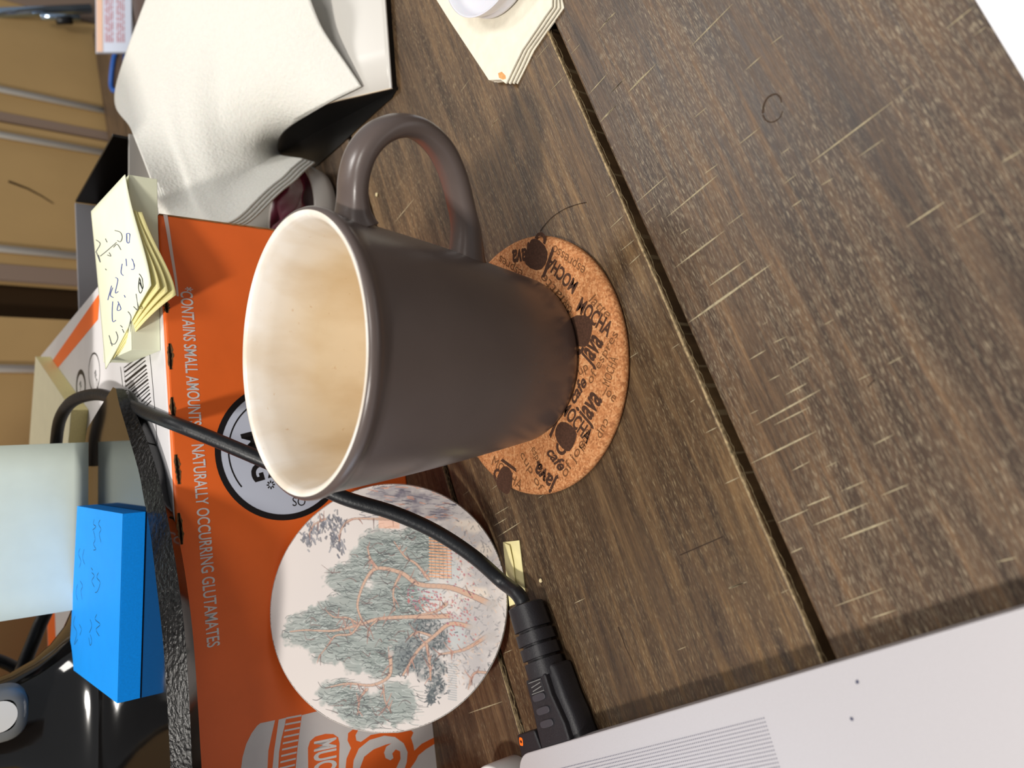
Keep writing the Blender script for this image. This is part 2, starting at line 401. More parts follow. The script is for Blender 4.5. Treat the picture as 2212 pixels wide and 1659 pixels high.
# ================================================================== the setting
gu = np.array([math.cos(GRAIN), math.sin(GRAIN), 0]); gn = np.array([-gu[1], gu[0], 0])
def tp(a, b, z=0): return gu*a+gn*b+np.array([0, 0, z])
TABLE_Z = -700
setp(mesh('floor', [(-3000, -2000, TABLE_Z), (3000, -2000, TABLE_Z), (3000, 4000, TABLE_Z), (-3000, 4000, TABLE_Z)], [(0, 1, 2, 3)], M_floor), 'grey carpet floor under the table', kind='structure')
# wall behind the table: upright tan boards with white strips, one dark recess, a mauve return beyond the chrome post
WB = 655.0
wall = thing('wall_back', tp(0, WB+6, TABLE_Z), 'tan board partition standing along the far edge of the table', None)
wall['kind'] = 'structure'
def wall_a(px):                 # position along the partition of a pixel on it
    q = at_plane(px, tp(0, WB), gn); return float(q@gu)
prism('recess_board', [tp(-900, WB+14, TABLE_Z), tp(900, WB+14, TABLE_Z), tp(900, WB+14, 620), tp(-900, WB+14, 620)], gn*6, M_dkbr, wall)
edges = [(-900, wall_a((100, 688)), M_tan), (wall_a((100, 606)), wall_a((100, 281)), M_tan), (wall_a((100, 276)), wall_a((100, 24)), M_tan), (wall_a((100, 22)), 900, M_mauve)]
for a, b, m in edges:
    a, b = min(a, b), max(a, b)
    prism('panel', [tp(a, WB, TABLE_Z), tp(b, WB, TABLE_Z), tp(b, WB, 600), tp(a, WB, 600)], gn*12, m, wall, bev=0.8)
for px0, px1 in (((100, 580), (100, 612)), ((100, 262), (100, 277))):
    a, b = sorted((wall_a(px0), wall_a(px1)))
    prism('edge_board', [tp(a, WB-1.2, TABLE_Z), tp(b, WB-1.2, TABLE_Z), tp(b, WB-1.2, 600), tp(a, WB-1.2, 600)], gn*3, M_mauve, wall)
for k, (px, lab) in enumerate((((100, 217), 'thin white strip on the tan partition just left of the chrome post'), ((100, 312), 'thin white strip on the tan partition above the black box'),
                               ((100, 550), 'thin white strip on the tan partition beside the dark recess'), ((60, 800), 'thin white strip on the tan partition behind the yellow pad'))):
    a = wall_a(px)
    V, F = sweep([tp(a, WB-2.2, -60), tp(a, WB-2.2, 560)], [(3.6*x, 2.6*y) for x, y in ring(1, 12)], up0=gu)
    setp(mesh('trim_%d' % (k+1), V, F, M_wtrim, base=tp(a, WB-2.2, -60), smooth=True), lab, kind='structure')
a = wall_a((3, 720)); 
setp(prism('trim_5', [tp(a-16, WB-1.6, 262), tp(a+16, WB-1.6, 262), tp(a+16, WB-1.6, 330), tp(a-16, WB-1.6, 330)], gn*1.4, M_wtrim), 'small white plate on the tan partition at the top of the view', kind='structure')
# pencil-like scuff on the boards
fr_w = Frame(tp(0, WB), -gu*-1, (0, 0, 1))
sc = [fr_w.loc(p) for p in ((18, 392), (60, 408), (90, 424), (115, 440))]
decal('scuff', stroke(sc, 2.4, 1.0), fr_w, M_dkbr, wall, h=0.3)

# ---- table: planks, worn edges, legs
table = thing('table', (0, 300, TABLE_Z), 'dark brown planked wooden table with pale scratches and wide gaps', 'table')
TH = 26
def plank(b0, b1, m): return prism('plank', [tp(-700, b0), tp(760, b0), tp(760, b1), tp(-700, b1)], (0, 0, -TH), m, table, bev=0.9, seg=2)
planks = [plank(-330, -16, M_far), plank(-12.2, 123.8, M_near), plank(127.4, 260.6, M_mid), plank(263.2, 398, M_far), plank(401, 522, M_near), plank(525, 646, M_far)]
prism('under_board', [tp(-690, -320, -TH), tp(750, -320, -TH), tp(750, 640, -TH), tp(-690, 640, -TH)], (0, 0, -18), M_gap, table)
for a in (-640, 700):
    for b in (-280, 600):
        prism('leg', [tp(a-30, b-30, -TH-18), tp(a+30, b-30, -TH-18), tp(a+30, b+30, -TH-18), tp(a-30, b+30, -TH-18)], (0, 0, TABLE_Z+TH+18), M_gap, table, bev=2)
# splintered pale edge along the two gaps: an uneven chamfered sliver
def worn_edge(b, a0, a1, wid, seed, parent):
    r = random.Random(seed); V = []; F = []; n = int((a1-a0)/1.6)
    w1 = 0; w0 = 0
    for i in range(n+1):
        a = a0+(a1-a0)*i/n
        w0 = 0.75*w0+0.25*r.uniform(0.2, 1)*wid; k = r.random()
        w1 = 0.8*w1+0.2*r.uniform(0, 0.8)*wid
        V += [tp(a, b+w0, 0.07), tp(a, b+0.05+0.3*w1, 0.05 if k < .8 else -.2), tp(a, b-0.06, -1.2-r.random())]
    for i in range(n):
        for j in range(2): F.append((3*i+j, 3*i+j+1, 3*i+j+4, 3*i+j+3))
    return mesh('worn_edge', V, F, M_worn, parent)
worn_edge(127.4, -60, 260, 1.25, 1, planks[2]); worn_edge(263.2, -60, 160, 0.9, 2, planks[3])
# scratches: slivers of bare wood, read off as (px, px) pairs on the table plane
def zc(L, x0, y0, s): return [((x0+a/s, y0+b/s), (x0+c/s, y0+d/s)) for a, b, c, d in L]
SCR = zc([(0,135,75,60),(450,245,670,20),(135,475,280,325),(45,475,110,410),(0,610,75,540),(470,605,540,548),(295,675,345,635),(695,745,815,650),(735,360,820,285),(860,230,935,175),(1065,838,1490,520),(1310,805,1450,708),(1530,480,1590,435),(915,790,965,755),(175,1040,335,900),(330,1115,595,895),(215,1105,285,1045),(970,1060,1030,1020),(375,1370,630,1180),(550,1465,740,1330),(440,1655,870,1350),(1555,1165,1760,1030),(1810,1170,1965,1075),(2040,835,2160,765),(1895,190,1970,135),(20,1010,65,975),(40,1170,115,1100),(95,1285,170,1225),(140,1355,200,1300),(640,1155,735,1085),(935,940,1000,890),(1120,950,1190,910),(400,1200,455,1165),(525,890,595,840),(1760,150,1910,30)],1300,0,2.3695)
SCR += zc([(825,240,850,225),(1140,240,1185,215),(755,420,840,370),(875,335,950,300),(955,470,1070,400),(850,530,915,495),(940,600,1055,537),(755,700,805,675),(790,755,1125,570),(880,755,1070,660),(765,950,1100,785),(970,990,1065,940),(1145,970,1210,940),(1220,1095,1360,1035),(900,1255,1060,1185),(1045,1170,1180,1115),(1075,1270,1370,1150),(1430,1115,1575,1055),(1215,1340,1490,1235),(965,1410,1030,1380),(1460,445,1545,400),(1310,525,1380,490),(1390,855,1500,800),(2020,1455,2130,1430),(530,795,590,765),(630,1055,705,1020),(355,365,400,335),(450,640,480,620),(135,415,190,380),(650,1590,745,1555)],1300,600,2.3695)
SCR += zc([(935,160,1290,30),(1180,240,1360,180),(230,40,330,0),(580,70,640,40)],1500,1259,3.107)
SCR += zc([(1070,530,1190,390),(1200,815,1320,685),(395,825,475,710),(665,1150,730,1055),(1620,290,1780,105),(1340,390,1385,340),(1380,490,1470,390),(1540,850,1710,660),(1740,830,1880,690),(1900,820,2070,640),(1645,1095,1800,935)],900,0,4.148)
SCR += zc([(880,945,965,880),(1225,870,1330,795),(1270,1170,1440,1070),(1255,1305,1415,1210),(1290,1440,1590,1250),(1785,975,1850,935)],840,900,5.53)
SCR += zc([(1200,180,1250,115),(510,860,650,690),(300,500,345,465)],700,220,3.318)
SCR += zc([(760,200,835,165),(1465,520,1525,495),(1810,95,1940,55),(260,550,340,515),(40,950,270,870)],1000,1240,3.16)
byp = {}
fr_t = Frame((0, 0, 0), (1, 0, 0), (0, 1, 0))
for (p, q) in SCR:
    A = at_z(p, 0); Bp = at_z(q, 0); b = float(((A+Bp)/2)@gn)
    i = 1 if b < 125 else 2 if b < 262 else 3
    L = np.linalg.norm(Bp-A); wd = min(0.75, 0.22+0.020*L)*random.uniform(0.7, 1.25)
    n = 6; t = (Bp-A)/L; nn = np.array([-t[1], t[0]])
    lo_, hi_ = {1: (-11.4, 123.2), 2: (128.2, 259.9), 3: (264.0, 397)}[i]
    bA, bB = float(A@gn), float(Bp@gn)
    A = A+(Bp-A)*min(max(((lo_ if bA < lo_ else hi_ if bA > hi_ else bA)-bA)/((bB-bA) or 1), 0), 1)
    bA = float(A@gn); Bp = A+(Bp-A)*min(max(((lo_ if bB < lo_ else hi_ if bB > hi_ else bB)-bA)/((bB-bA) or 1), 0), 1)
    up = []; dn = []
    for k in range(n+1):
        s = k/n; ww = 0.8*wd*(math.sin(math.pi*min(max(s, 0.02), 0.98))**0.8)/2*random.uniform(0.75, 1.2)
        c = A[:2]+(Bp-A)[:2]*s; up.append(tuple(c+nn*ww)); dn.append(tuple(c-nn*ww))
    byp.setdefault(i, []).append(up+dn[::-1])
for i, polys in byp.items(): setp(decal('scratches', polys, fr_t, M_scr, planks[i], h=0.06), 'pale bare-wood scratches', kind='stuff')
dk = []
for p, q in zc([(400,1420,620,1325),(1360,560,1400,520)],1300,600,2.3695):
    decal('dark_scratch', stroke([at_z(p, 0)[:2], at_z(q, 0)[:2]], 0.3), fr_t, M_scrd, planks[2], h=0.06)

rs = [fr_t.loc(p) for p in zip(*[iter([1648,245, 1650,228, 1657,213, 1668,205, 1678,204, 1686,212, 1688,222])]*2)]
rs2 = [fr_t.loc(p) for p in zip(*[iter([1690,240, 1686,252, 1676,261, 1664,264, 1654,259, 1648,248])]*2)]
decal('ring_stain', stroke(catmull([(*p, 0) for p in rs], 5)[:, :2], 0.7, 0.35)+stroke(catmull([(*p, 0) for p in rs2], 5)[:, :2], 0.28, 0.45), fr_t, M_ringst, planks[1], h=0.05)
# dark knot of the middle plank
kn = [fr_t.loc((1000+a/3.16, 1240+b/3.16)) for a, b in ((1060,360),(1090,440),(1110,500),(1150,580),(1185,660),(1140,640),(1095,590),(1060,520),(1050,440))]
decal('knot', stroke(catmull([(*p, 0) for p in kn[:5]], 5)[:, :2], 0.7, 0.2), fr_t, M_ringst, planks[2], h=0.04)

# ================================================================== mug on its cork coaster
MX, MY = 8.8, 221.4
ck = thing('cork_coaster', (6.9, 220.1, 0), 'round cork coaster printed with coffee words under the brown mug', 'coaster')
lathe('disc', [(0.01, 0), (46.6, 0), (47.5, 0.8), (47.7, 2.2), (47.0, 3.4), (45.6, 4.0), (0.01, 4.0)], (6.9, 220.1, 0), M_cork, ck, n=128)
fr_c = Frame((0, 0, 4.0), (1, 0, 0), (0, 1, 0))
Z7 = lambda a, b: (1180+a/3.605, 620+b/3.605)
Z2 = lambda a, b: (1000+a/2.675, 480+b/2.675)
def cword(body, p0, p1, h, m=M_ink, shear=0.0):
    a = fr_c.loc(p0); b = fr_c.loc(p1); text('printed_word', body, fr_c, a[0], a[1], b[0], b[1], h, m, ck, 0.07, shear, 0.03 if m is M_ink else 0.0)
cword('java', Z7(342, 612), Z7(446, 432), 8.2); cword('java', Z7(322, 1072), Z7(436, 880), 8.2)
cword('MOCHA', Z7(232, 178), Z7(478, 392), 5.0); cword('MOCHA', Z7(110, 965), Z7(318, 1222), 5.0)
cword('MOCHA', Z2(668, 352), Z2(505, 190), 4.6); cword('espresso', Z2(712, 262), Z2(528, 128), 3.6, M_ink2)
cword('java', Z2(385, 150), Z2(285, 165), 6.5); cword('espres', Z2(348, 282), Z2(216, 190), 3.4, M_ink2)
cword('cup of', Z7(205, 160), Z7(82, 62), 3.4, M_ink2); cword('cafe', Z7(215, 920), Z7(318, 752), 4.0, M_ink, 0.3)
cword('up', Z7(262, 690), Z7(330, 640), 3.2, M_ink2); cword('of espres', Z7(352, 760), Z7(560, 370), 3.2, M_ink2)
cword('of joe', Z7(150, 1490), Z7(306, 1222), 3.6, M_ink2); cword('latte', Z2(590, 430), Z2(470, 290), 4.0, M_ink2, 0.3)
cword('latte', Z7(330, 110), Z7(470, 250), 3.6, M_ink2, 0.3); cword('MOCHA', Z7(492, 780), Z7(560, 560), 3.6, M_ink2)
cword('java', Z2(545, 1500), Z2(432, 1380), 6.0, M_ink); cword('joe', Z7(445, 820), Z7(525, 900), 3.4, M_ink2)
cword('cup of', Z2(330, 1345), Z2(445, 1560), 3.2, M_ink2); cword('espresso', Z2(395, 1310), Z2(470, 1500), 3.0, M_ink2)
cword('MOCHA', Z2(165, 1400), Z2(330, 1555), 4.0, M_ink2); cword('cafe', Z2(480, 1330), Z2(560, 1440), 4.4, M_ink, 0.4)
cword('cup', Z2(820, 1130), Z2(775, 1235), 3.2, M_ink2); cword('latte', Z2(700, 1330), Z2(735, 1210), 2.8, M_ink2, 0.3)
def cup_icon(cx, cy, ang, s):
    c, d = math.cos(ang), math.sin(ang)
    def T(P): return [(cx+(x*c-y*d)*s, cy+(x*d+y*c)*s) for x, y in P]
    body = T([(-0.8, 1.2), (-1.0, 0.9), (-1.08, 0.3), (-0.95, -0.4), (-0.65, -0.9), (-0.2, -1.1), (0.2, -1.1), (0.65, -0.9), (0.95, -0.4), (1.08, 0.3), (1.0, 0.9), (0.8, 1.2), (0.3, 1.32), (-0.3, 1.32)])
    hd = [T(q) for q in annulus(1.05, 0.25, 0.38, 0.65, 14, -1.6, 1.6)]
    sau = T([(-1.2, -1.2), (1.2, -1.2), (1.0, -1.5), (-1.0, -1.5)])
    decal('printed_cup', [body, sau]+hd, fr_c, M_ink, ck, h=0.08)
for px, an, s in ((Z7(142, 1150), 2.6, 4.3), (Z7(248, 335), 2.9, 5.0), (Z2(430, 195), -0.5, 5.0), (Z2(245, 1480), 1.2, 4.2)):
    q = fr_c.loc(px); cup_icon(q[0], q[1], an, s)

mug = thing('mug', (MX, MY, 4.0), 'tapered dark brown ceramic mug with cream inside, empty and coffee stained', 'mug')
H = 93.6
def ro(z): t = (z-4)/(H-4); return 29.6+13.4*t+0.9*math.sin(math.pi*t)
prof = [(0.01, 5.6), (24, 5.6), (25.5, 4.2), (27.2, 4.0), (28.6, 4.5), (29.6, 6.0)]
prof += [(ro(z), z) for z in np.linspace(8, H-5, 26)]
prof += [(43.3, H-3.8), (43.75, H-2.6), (43.75, H-1.5), (43.3, H-0.6), (42.4, H-0.05)]
n_out = len(prof)-1
prof += [(41.2, H-0.1), (40.4, H-0.8), (39.9, H-2.4)]
prof += [(ro(z)-3.6, z) for z in np.linspace(H-6, 16, 26)]
prof += [(26, 11.5), (22, 10.0), (15, 9.4), (0.01, 9.2)]
lathe('body', prof, (MX, MY, 0), None, mug, n=144, mats=[M_mug, M_cream], fmf=lambda k: 0 if k < n_out else 1)
th = math.radians(-17); he = np.array([math.cos(th), math.sin(th), 0])
hp = [(40.6, 81.0), (45.5, 82.4), (53, 83.4), (60.5, 82.2), (66.8, 78.0), (70.6, 71.5), (71.0, 64.0), (67.2, 56.0), (60.2, 49.5), (51.5, 44.4), (43.5, 40.6), (33.5, 38.0)]
path = catmull([np.array([MX, MY, 0])+he*r+np.array([0, 0, z]) for r, z in hp], 8)
nsc = len(path); sec = []
for i in range(24):
    a = 2*math.pi*i/24; ca, sa = math.cos(a), math.sin(a)
    sec.append((3.5*math.copysign(abs(ca)**0.8, ca), 6.0*math.copysign(abs(sa)**0.8, sa)))
scl = []
for i in range(nsc):
    t = i/(nsc-1); e = max(0, 1-t/0.14)**1.6; e2 = max(0, 1-(1-t)/0.16)**1.6
    scl.append((1+0.75*e+0.6*e2, 1.08-0.15*t+0.30*e+0.25*e2))
V, F = sweep(path, sec, up0=(0, 0, 1), scale=scl)
mesh('handle', V, F, M_mug, mug, smooth=True)
def on_mug(ang, z): return np.array([MX+(ro(z)+0.08)*math.cos(ang), MY+(ro(z)+0.08)*math.sin(ang), z])
scV = []; scF = []
for k in range(40):
    ang = random.gauss(-1.62, 0.12); z = random.gauss(27, 6) if k < 36 else random.uniform(20, 60)
    da = random.uniform(0.003, 0.007); dz = random.uniform(0.2, 0.9)*random.choice((-1, 1)); sl = random.uniform(-0.02, 0.02)
    i = len(scV); scV += [on_mug(ang, z), on_mug(ang+da, z+0.1), on_mug(ang+da+sl, z+dz), on_mug(ang+sl, z+dz)]
    scF.append((i, i+1, i+2, i+3) if dz > 0 else (i+3, i+2, i+1, i))
setp(mesh('scuffs', scV, scF, M_scuff, mug), 'small pale scuffs on the glaze', kind='stuff')

# ================================================================== orange carton used as a riser
CH = 102.6
e1 = np.array([-.98049, -.19658, 0]); bk = np.array([-.19658, .98049, 0]); CR = np.array([67, 329.8, 0])
def cp(s, b, z): return CR+e1*s+bk*b+np.array([0, 0, z])
LEN, DEP = 300, 262
CZ = 0.15
carton = thing('carton', cp(0, 0, 0), 'orange and white printed cardboard carton lying upside down under the monitor stand', 'box')
front = prism('front_panel', [cp(0, 0, CH-0.4), cp(LEN, 0, CH-0.4), cp(LEN, 3, CH-0.4), cp(0, 3, CH-0.4)], (0, 0, -CH+0.4), M_orange, carton, bev=1.1, seg=3)
topp = prism('top_panel', [cp(0.2, 1.2, CH), cp(LEN, 1.2, CH), cp(LEN, DEP, CH), cp(0.2, DEP, CH)], (0, 0, -3), M_wtop, carton, bev=0.6)
prism('back_panel', [cp(0, DEP-3, CH-3), cp(LEN, DEP-3, CH-3), cp(LEN, DEP, CH-3), cp(0, DEP, CH-3)], (0, 0, -CH+3), M_orange, carton)
for s in (0.0, LEN-3.0):
    prism('side_panel', [cp(s, 3.2, CH-3.1), cp(s+3, 3.2, CH-3.1), cp(s+3, DEP-3.2, CH-3.1), cp(s, DEP-3.2, CH-3.1)], (0, 0, -CH+3.2), M_kraft, carton)
# brown raw edge at the right end of the front panel
V = []; F = []
for i in range(60):
    z = CH-0.8-i*(CH-1)/59; w_ = 0.35+0.5*random.random(); V += [cp(-0.06, 3.0, z), cp(-0.06, -0.05, z), cp(w_, -0.06, z)]
for i in range(59):
    for j in range(2): F.append((3*i+j, 3*i+3+j, 3*i+4+j, 3*i+1+j))
mesh('raw_edge', V, F, M_kraft, carton)
FF = Frame(cp(0, 0, CH), e1, (0, 0, -1))          # front print: reads the right way round in this (upside-down) frame
def fl(px): return FF.loc(px)
text('small_print', '*CONTAINS SMALL AMOUNTS', FF, *fl((389, 619)), *fl((409, 919)), 4.6, M_white, front, 0.1, 0, 0.012)
text('small_print', 'NATURALLY OCCURRING GLUTAMATES', FF, *fl((414, 961)), *fl((448, 1400)), 4.6, M_white, front, 0.1, 0, 0.012)
LCX, LCY, LR = 97.05, 44.6, 28.2
decal('logo_disc', [circle(LCX, LCY, LR, 72)], FF, M_disc, front, 0.05)
decal('logo_ring', annulus(LCX, LCY, LR-2.3, LR+0.1, 72), FF, M_black, front, 0.09)
decal('logo_thin_ring', annulus(LCX, LCY, 22.6, 23.2, 60, 0.0+0.55, 2*math.pi-0.95), FF, M_black, front, 0.09)
Z5 = lambda a, b: fl((440+a/5.53, 840+b/5.53))
text('logo_letters', 'MSG', FF, *Z5(448, 540), *Z5(610, 1120), 8.2, M_black, front, 0.1, 0, 0.035)
for k in range(8):
    a = k*math.pi/4; c0 = Z5(800, 1147); q0 = (c0[0]+0.75*math.cos(a), c0[1]+0.75*math.sin(a)); q1 = (c0[0]+1.75*math.cos(a), c0[1]+1.75*math.sin(a))
    decal('logo_asterisk', stroke([q0, q1], 0.55), FF, M_black, front, 0.1)
text('logo_letters', 'SO', FF, *Z5(1060, 1400), *Z5(1215, 1395), 3.6, M_black, front, 0.1, 0)
# torn perforations
for px0, px1 in (((358, 648), (361, 676)), ((366, 742), (369, 798)), ((371, 858), (376, 915)), ((380, 982), (387, 1046)), ((386, 1108), (393, 1176))):
    a, b = fl(px0), fl(px1); r = random.Random(px0[1]); n = 12
    def blob(w):
        up = []; dn = []
        for i in range(n+1):
            t = i/n; c = (a[0]+(b[0]-a[0])*t, a[1]+(b[1]-a[1])*t); ww = w*(0.35+0.65*math.sin(math.pi*min(max(t, .05), .95)))
            up.append((c[0], c[1]+ww*r.uniform(0.6, 1.2))); dn.append((c[0], c[1]-ww*r.uniform(0.6, 1.2)))
        return up+dn[::-1]
    pf = decal('perforation', [blob(1.25)], FF, M_torn, front, 0.08)
    decal('slit', [[(x, y) for x, y in blob(0.55)]], FF, M_hole, pf, 0.13)
decal('peeled_edge', stroke([fl(p) for p in ((357, 464), (363, 500), (370, 545), (379, 600), (384, 640))], 1.6, 0.8), FF, M_pinkw, front, 0.12)
# bowl picture at the left end of the panel
Z4 = lambda a, b: fl((500+a/3.456, 1500+b/3.456))
def pp(L): return [Z4(L[i], L[i+1]) for i in range(0, len(L), 2)]
decal('bowl_print', [pp([70,560, 82,470, 110,370, 150,290, 190,235, 215,215, 325,192, 300,300, 275,420, 268,560])], FF, M_white, front, 0.06)
decal('bowl_print', [pp([305,560, 318,420, 335,310, 352,188, 408,174, 395,240, 372,330, 355,430, 348,560])], FF, M_white, front, 0.06)
decal('bowl_print', [pp([478,560, 490,430, 505,300, 525,155, 640,126, 800,205, 960,262, 1150,288, 1350,262, 1520,205, 1540,560])], FF, M_white, front, 0.06)
for i in range(9):
    x0 = 405-6.2*i; y0 = 195+47*i; x1 = 522-6.0*i; y1 = 172+46*i
    decal('bowl_stripe', [pp([x0+4, y0-24, x1, y1-22, x1-1, y1-8, x0+2, y0-10])], FF, M_white, front, 0.065)
decal('name_badge', [pp([572,560, 570,400, 585,350, 625,315, 700,294, 760,296, 795,320, 806,365, 800,560])], FF, M_orange, front, 0.08)
text('badge_letters', 'MUC', FF, *Z4(622, 352), *Z4(622, 585), 9.0, M_white, front, 0.12, 0, 0.03)
sw = [[870,280, 900,262, 945,262, 925,300, 930,340, 965,355, 1040,300, 1130,285, 1230,285, 1350,265, 1360,300, 1340,330, 1355,380, 1362,420, 1420,370, 1525,315, 1530,370, 1450,410, 1390,460, 1350,510, 1320,560, 1225,560, 1265,470, 1255,425, 1225,412, 1200,440, 1210,480, 1180,492, 1145,470, 1140,430, 1155,390, 1195,365, 1140,385, 1050,415, 985,470, 955,560, 905,560, 915,470, 965,390, 1040,335, 1150,308, 1230,325, 1285,365, 1312,430, 1310,500, 1290,560, 1290,560, 850,560, 858,480, 892,395, 866,340]]
decal('swirl_print', [pp([850,560, 858,480, 892,400, 866,345, 870,290, 905,262, 945,268, 925,305, 932,345, 965,355, 1040,302, 1130,286, 1240,288, 1340,268, 1358,285, 1340,325, 1358,380, 1364,420, 1420,368, 1522,316, 1528,362, 1450,410, 1395,455, 1372,500, 1330,560])], FF, M_orange, front, 0.07)
decal('swirl_print', [pp([905,560, 912,490, 950,405, 1030,340, 1140,308, 1220,318, 1285,365, 1314,430, 1308,505, 1290,560, 1225,560, 1262,480, 1258,425, 1225,410, 1200,440, 1208,475, 1185,492, 1150,475, 1138,435, 1155,390, 1195,364, 1150,375, 1060,410, 990,465, 955,560])], FF, M_white, front, 0.1)
# top panel print
TT = Frame((0, 0, CH), (1, 0, 0), (0, 1, 0))
def tl(px): return TT.loc(px)
def ztt(a, b): return tl((100+a/5.184, 640+b/5.184))
decal('orange_border', [[tl(p) for p in ((216, 632), (212, 690), (125, 795), (110, 784))]], TT, M_orange, topp, 0.06)
decal('orange_border', [[tuple(cp(60, DEP-26, 0)[:2]), tuple(cp(250, DEP-26, 0)[:2]), tuple(cp(250, DEP-1.5, 0)[:2]), tuple(cp(60, DEP-1.5, 0)[:2])]], TT, M_orange, topp, 0.06)
ln = [ztt(1155, 600), ztt(1185, 900), ztt(1215, 1250), ztt(1245, 1659)]
for L_, w_ in ((ln, 0.7), ([ztt(832, 790), ztt(858, 1010)], 0.8), ([ztt(868, 790), ztt(892, 1030)], 0.4)): decal('barcode_frame', stroke(L_, w_), TT, M_black, topp, 0.06)
bars = [(875,800,1060,660,4),(876,850,1105,675,7),(880,905,1112,720,4),(884,960,1120,770,9),(890,1010,1126,815,4),(920,1035,1132,855,6),(945,1050,1136,892,3),(965,1072,1142,930,7),(990,1100,1148,970,3),(1015,1128,1152,1010,6),(1040,1150,1158,1045,3),(1065,1180,1164,1085,5),(1092,1205,1170,1130,3),(1118,1230,1176,1170,4)]
for x0, y0, x1, y1, wd in bars:
    decal('barcode_bar', [[ztt(x0-wd*1.1, y0-wd), ztt(x0+wd*1.1, y0+wd), ztt(x1+wd*1.1, y1+wd), ztt(x1-wd*1.1, y1-wd)]], TT, M_black, topp, 0.06)
def ell(cx, cy, rx, ry, w_):
    P = [ztt(cx+rx*math.cos(t), cy+ry*math.sin(t)) for t in np.linspace(0, 2*math.pi, 40)]; return stroke(P, w_)
decal('oval_mark', ell(538, 850, 62, 212, 0.9), TT, M_black, topp, 0.06)
decal('oval_mark', ell(388, 1010, 48, 165, 2.6), TT, M_black, topp, 0.06)
text('oval_letters', 'BO', TT, *ztt(540, 860), *ztt(572, 1060), 3.2, M_black, topp, 0.08)
text('oval_letters', 'R', TT, *ztt(372, 985), *ztt(384, 1070), 3.6, M_black, topp, 0.08)

# ================================================================== round painted coaster leaning on the carton
cd = {'bx': -73.7, 'by': 237.0, 'lean': 0.844, 'yaw': 0.384, 'R': 46.7}
er = np.array([math.cos(cd['yaw']), math.sin(cd['yaw']), 0]); bb = np.array([-er[1], er[0], 0])
eu = bb*math.cos(cd['lean'])+np.array([0, 0, 1])*math.sin(cd['lean']); en = np.cross(er, eu)
c0 = np.array([cd['bx'], cd['by'], 0.3])+eu*cd['R']
FD = Frame(c0, er, eu)
art = thing('painted_coaster', (cd['bx'], cd['by'], 0), 'round white coaster painted with grey-green willow trees leaning on the orange carton', 'coaster')
prof = [(0.01, -3.1), (45.9, -3.1), (46.7, -2.5), (46.7, -0.4), (46.4, -0.05)]
V = []; F = []; n = 128
for r, h in prof:
    for i in range(n): a = 2*math.pi*i/n; V.append(FD.p(r*math.cos(a), r*math.sin(a), h))
for k in range(len(prof)-1):
    for i in range(n): j = (i+1) % n; F.append((k*n+i, k*n+j, (k+1)*n+j, (k+1)*n+i))
mesh('body', V, F, M_card, art, smooth=True)
# --- the picture, laid down brush stroke by brush stroke as a colour attribute on a fine disc
RES = 500
gx = np.linspace(-46.5, 46.5, RES+1); PX, PY = np.meshgrid(gx, gx, indexing='ij'); PXY = np.stack([PX, PY], -1)
def A8(a, b): return np.array(FD.loc((520+a/2.34, 950+b/2.34)))
img = np.empty(PX.shape+(3,)); img[:] = np.array(lin((213, 204, 199)))
def vnoise(scale, seed):
    r = np.random.default_rng(seed); n_ = int(100/scale)+3; g = r.random((n_, n_))
    fx = (PX+50)/scale; fy = (PY+50)/scale; ix = fx.astype(int); iy = fy.astype(int); tx = fx-ix; ty = fy-iy
    tx = tx*tx*(3-2*tx); ty = ty*ty*(3-2*ty)
    return (g[ix, iy]*(1-tx)+g[ix+1, iy]*tx)*(1-ty)+(g[ix, iy+1]*(1-tx)+g[ix+1, iy+1]*tx)*ty
N1 = vnoise(6, 1); N2 = vnoise(2, 2); N3 = vnoise(0.8, 3); N4 = vnoise(12, 4)
def lay(mask, col, op=1.0):
    global img
    m_ = np.clip(mask, 0, 1)[..., None]*op; img = img*(1-m_)+np.array(lin(col))*m_
lay(N4*0.4, (204, 196, 194))
def blobm(cx, cy, rx, ry, soft=0.25):
    q = A8(cx, cy); sx = np.linalg.norm(A8(cx+rx, cy)-q); sy = np.linalg.norm(A8(cx, cy+ry)-q)
    ux = (A8(cx+rx, cy)-q)/sx; uy = (A8(cx, cy+ry)-q)/sy
    dd = PXY-q; a = (dd@ux)/sx; b = (dd@uy)/sy
    r = np.sqrt(a*a+b*b)+(N2-0.5)*0.35+(N3-0.5)*0.16
    return np.clip((1-r)/soft, 0, 1)
def brush(pts, w0, w1, col, op=1.0, zoom=True):
    P = np.array([A8(*p) for p in pts]) if zoom else np.array(pts)
    if len(P) > 2: P = catmull(np.c_[P, np.zeros(len(P))], 6)[:, :2]
    n_ = len(P)
    for i in range(n_-1):
        a, b = P[i], P[i+1]; w_ = w0+(w1-w0)*i/max(n_-1, 1); pad = w_+0.6
        lo = np.minimum(a, b)-pad; hi = np.maximum(a, b)+pad
        i0, j0 = np.clip(((lo+46.5)/93.0*RES).astype(int), 0, RES); i1, j1 = np.clip(((hi+46.5)/93.0*RES).astype(int)+2, 0, RES+1)
        if i1 <= i0 or j1 <= j0: continue
        sub = PXY[i0:i1, j0:j1]; ab = b-a; t = np.clip(((sub-a)@ab)/(ab@ab+1e-9), 0, 1)
        d_ = np.linalg.norm(sub-a-t[..., None]*ab, axis=-1)
        m_ = (np.clip((w_*0.5+0.12-d_)/0.2, 0, 1)*op)[..., None]
        img[i0:i1, j0:j1] = img[i0:i1, j0:j1]*(1-m_)+np.array(lin(col))*m_
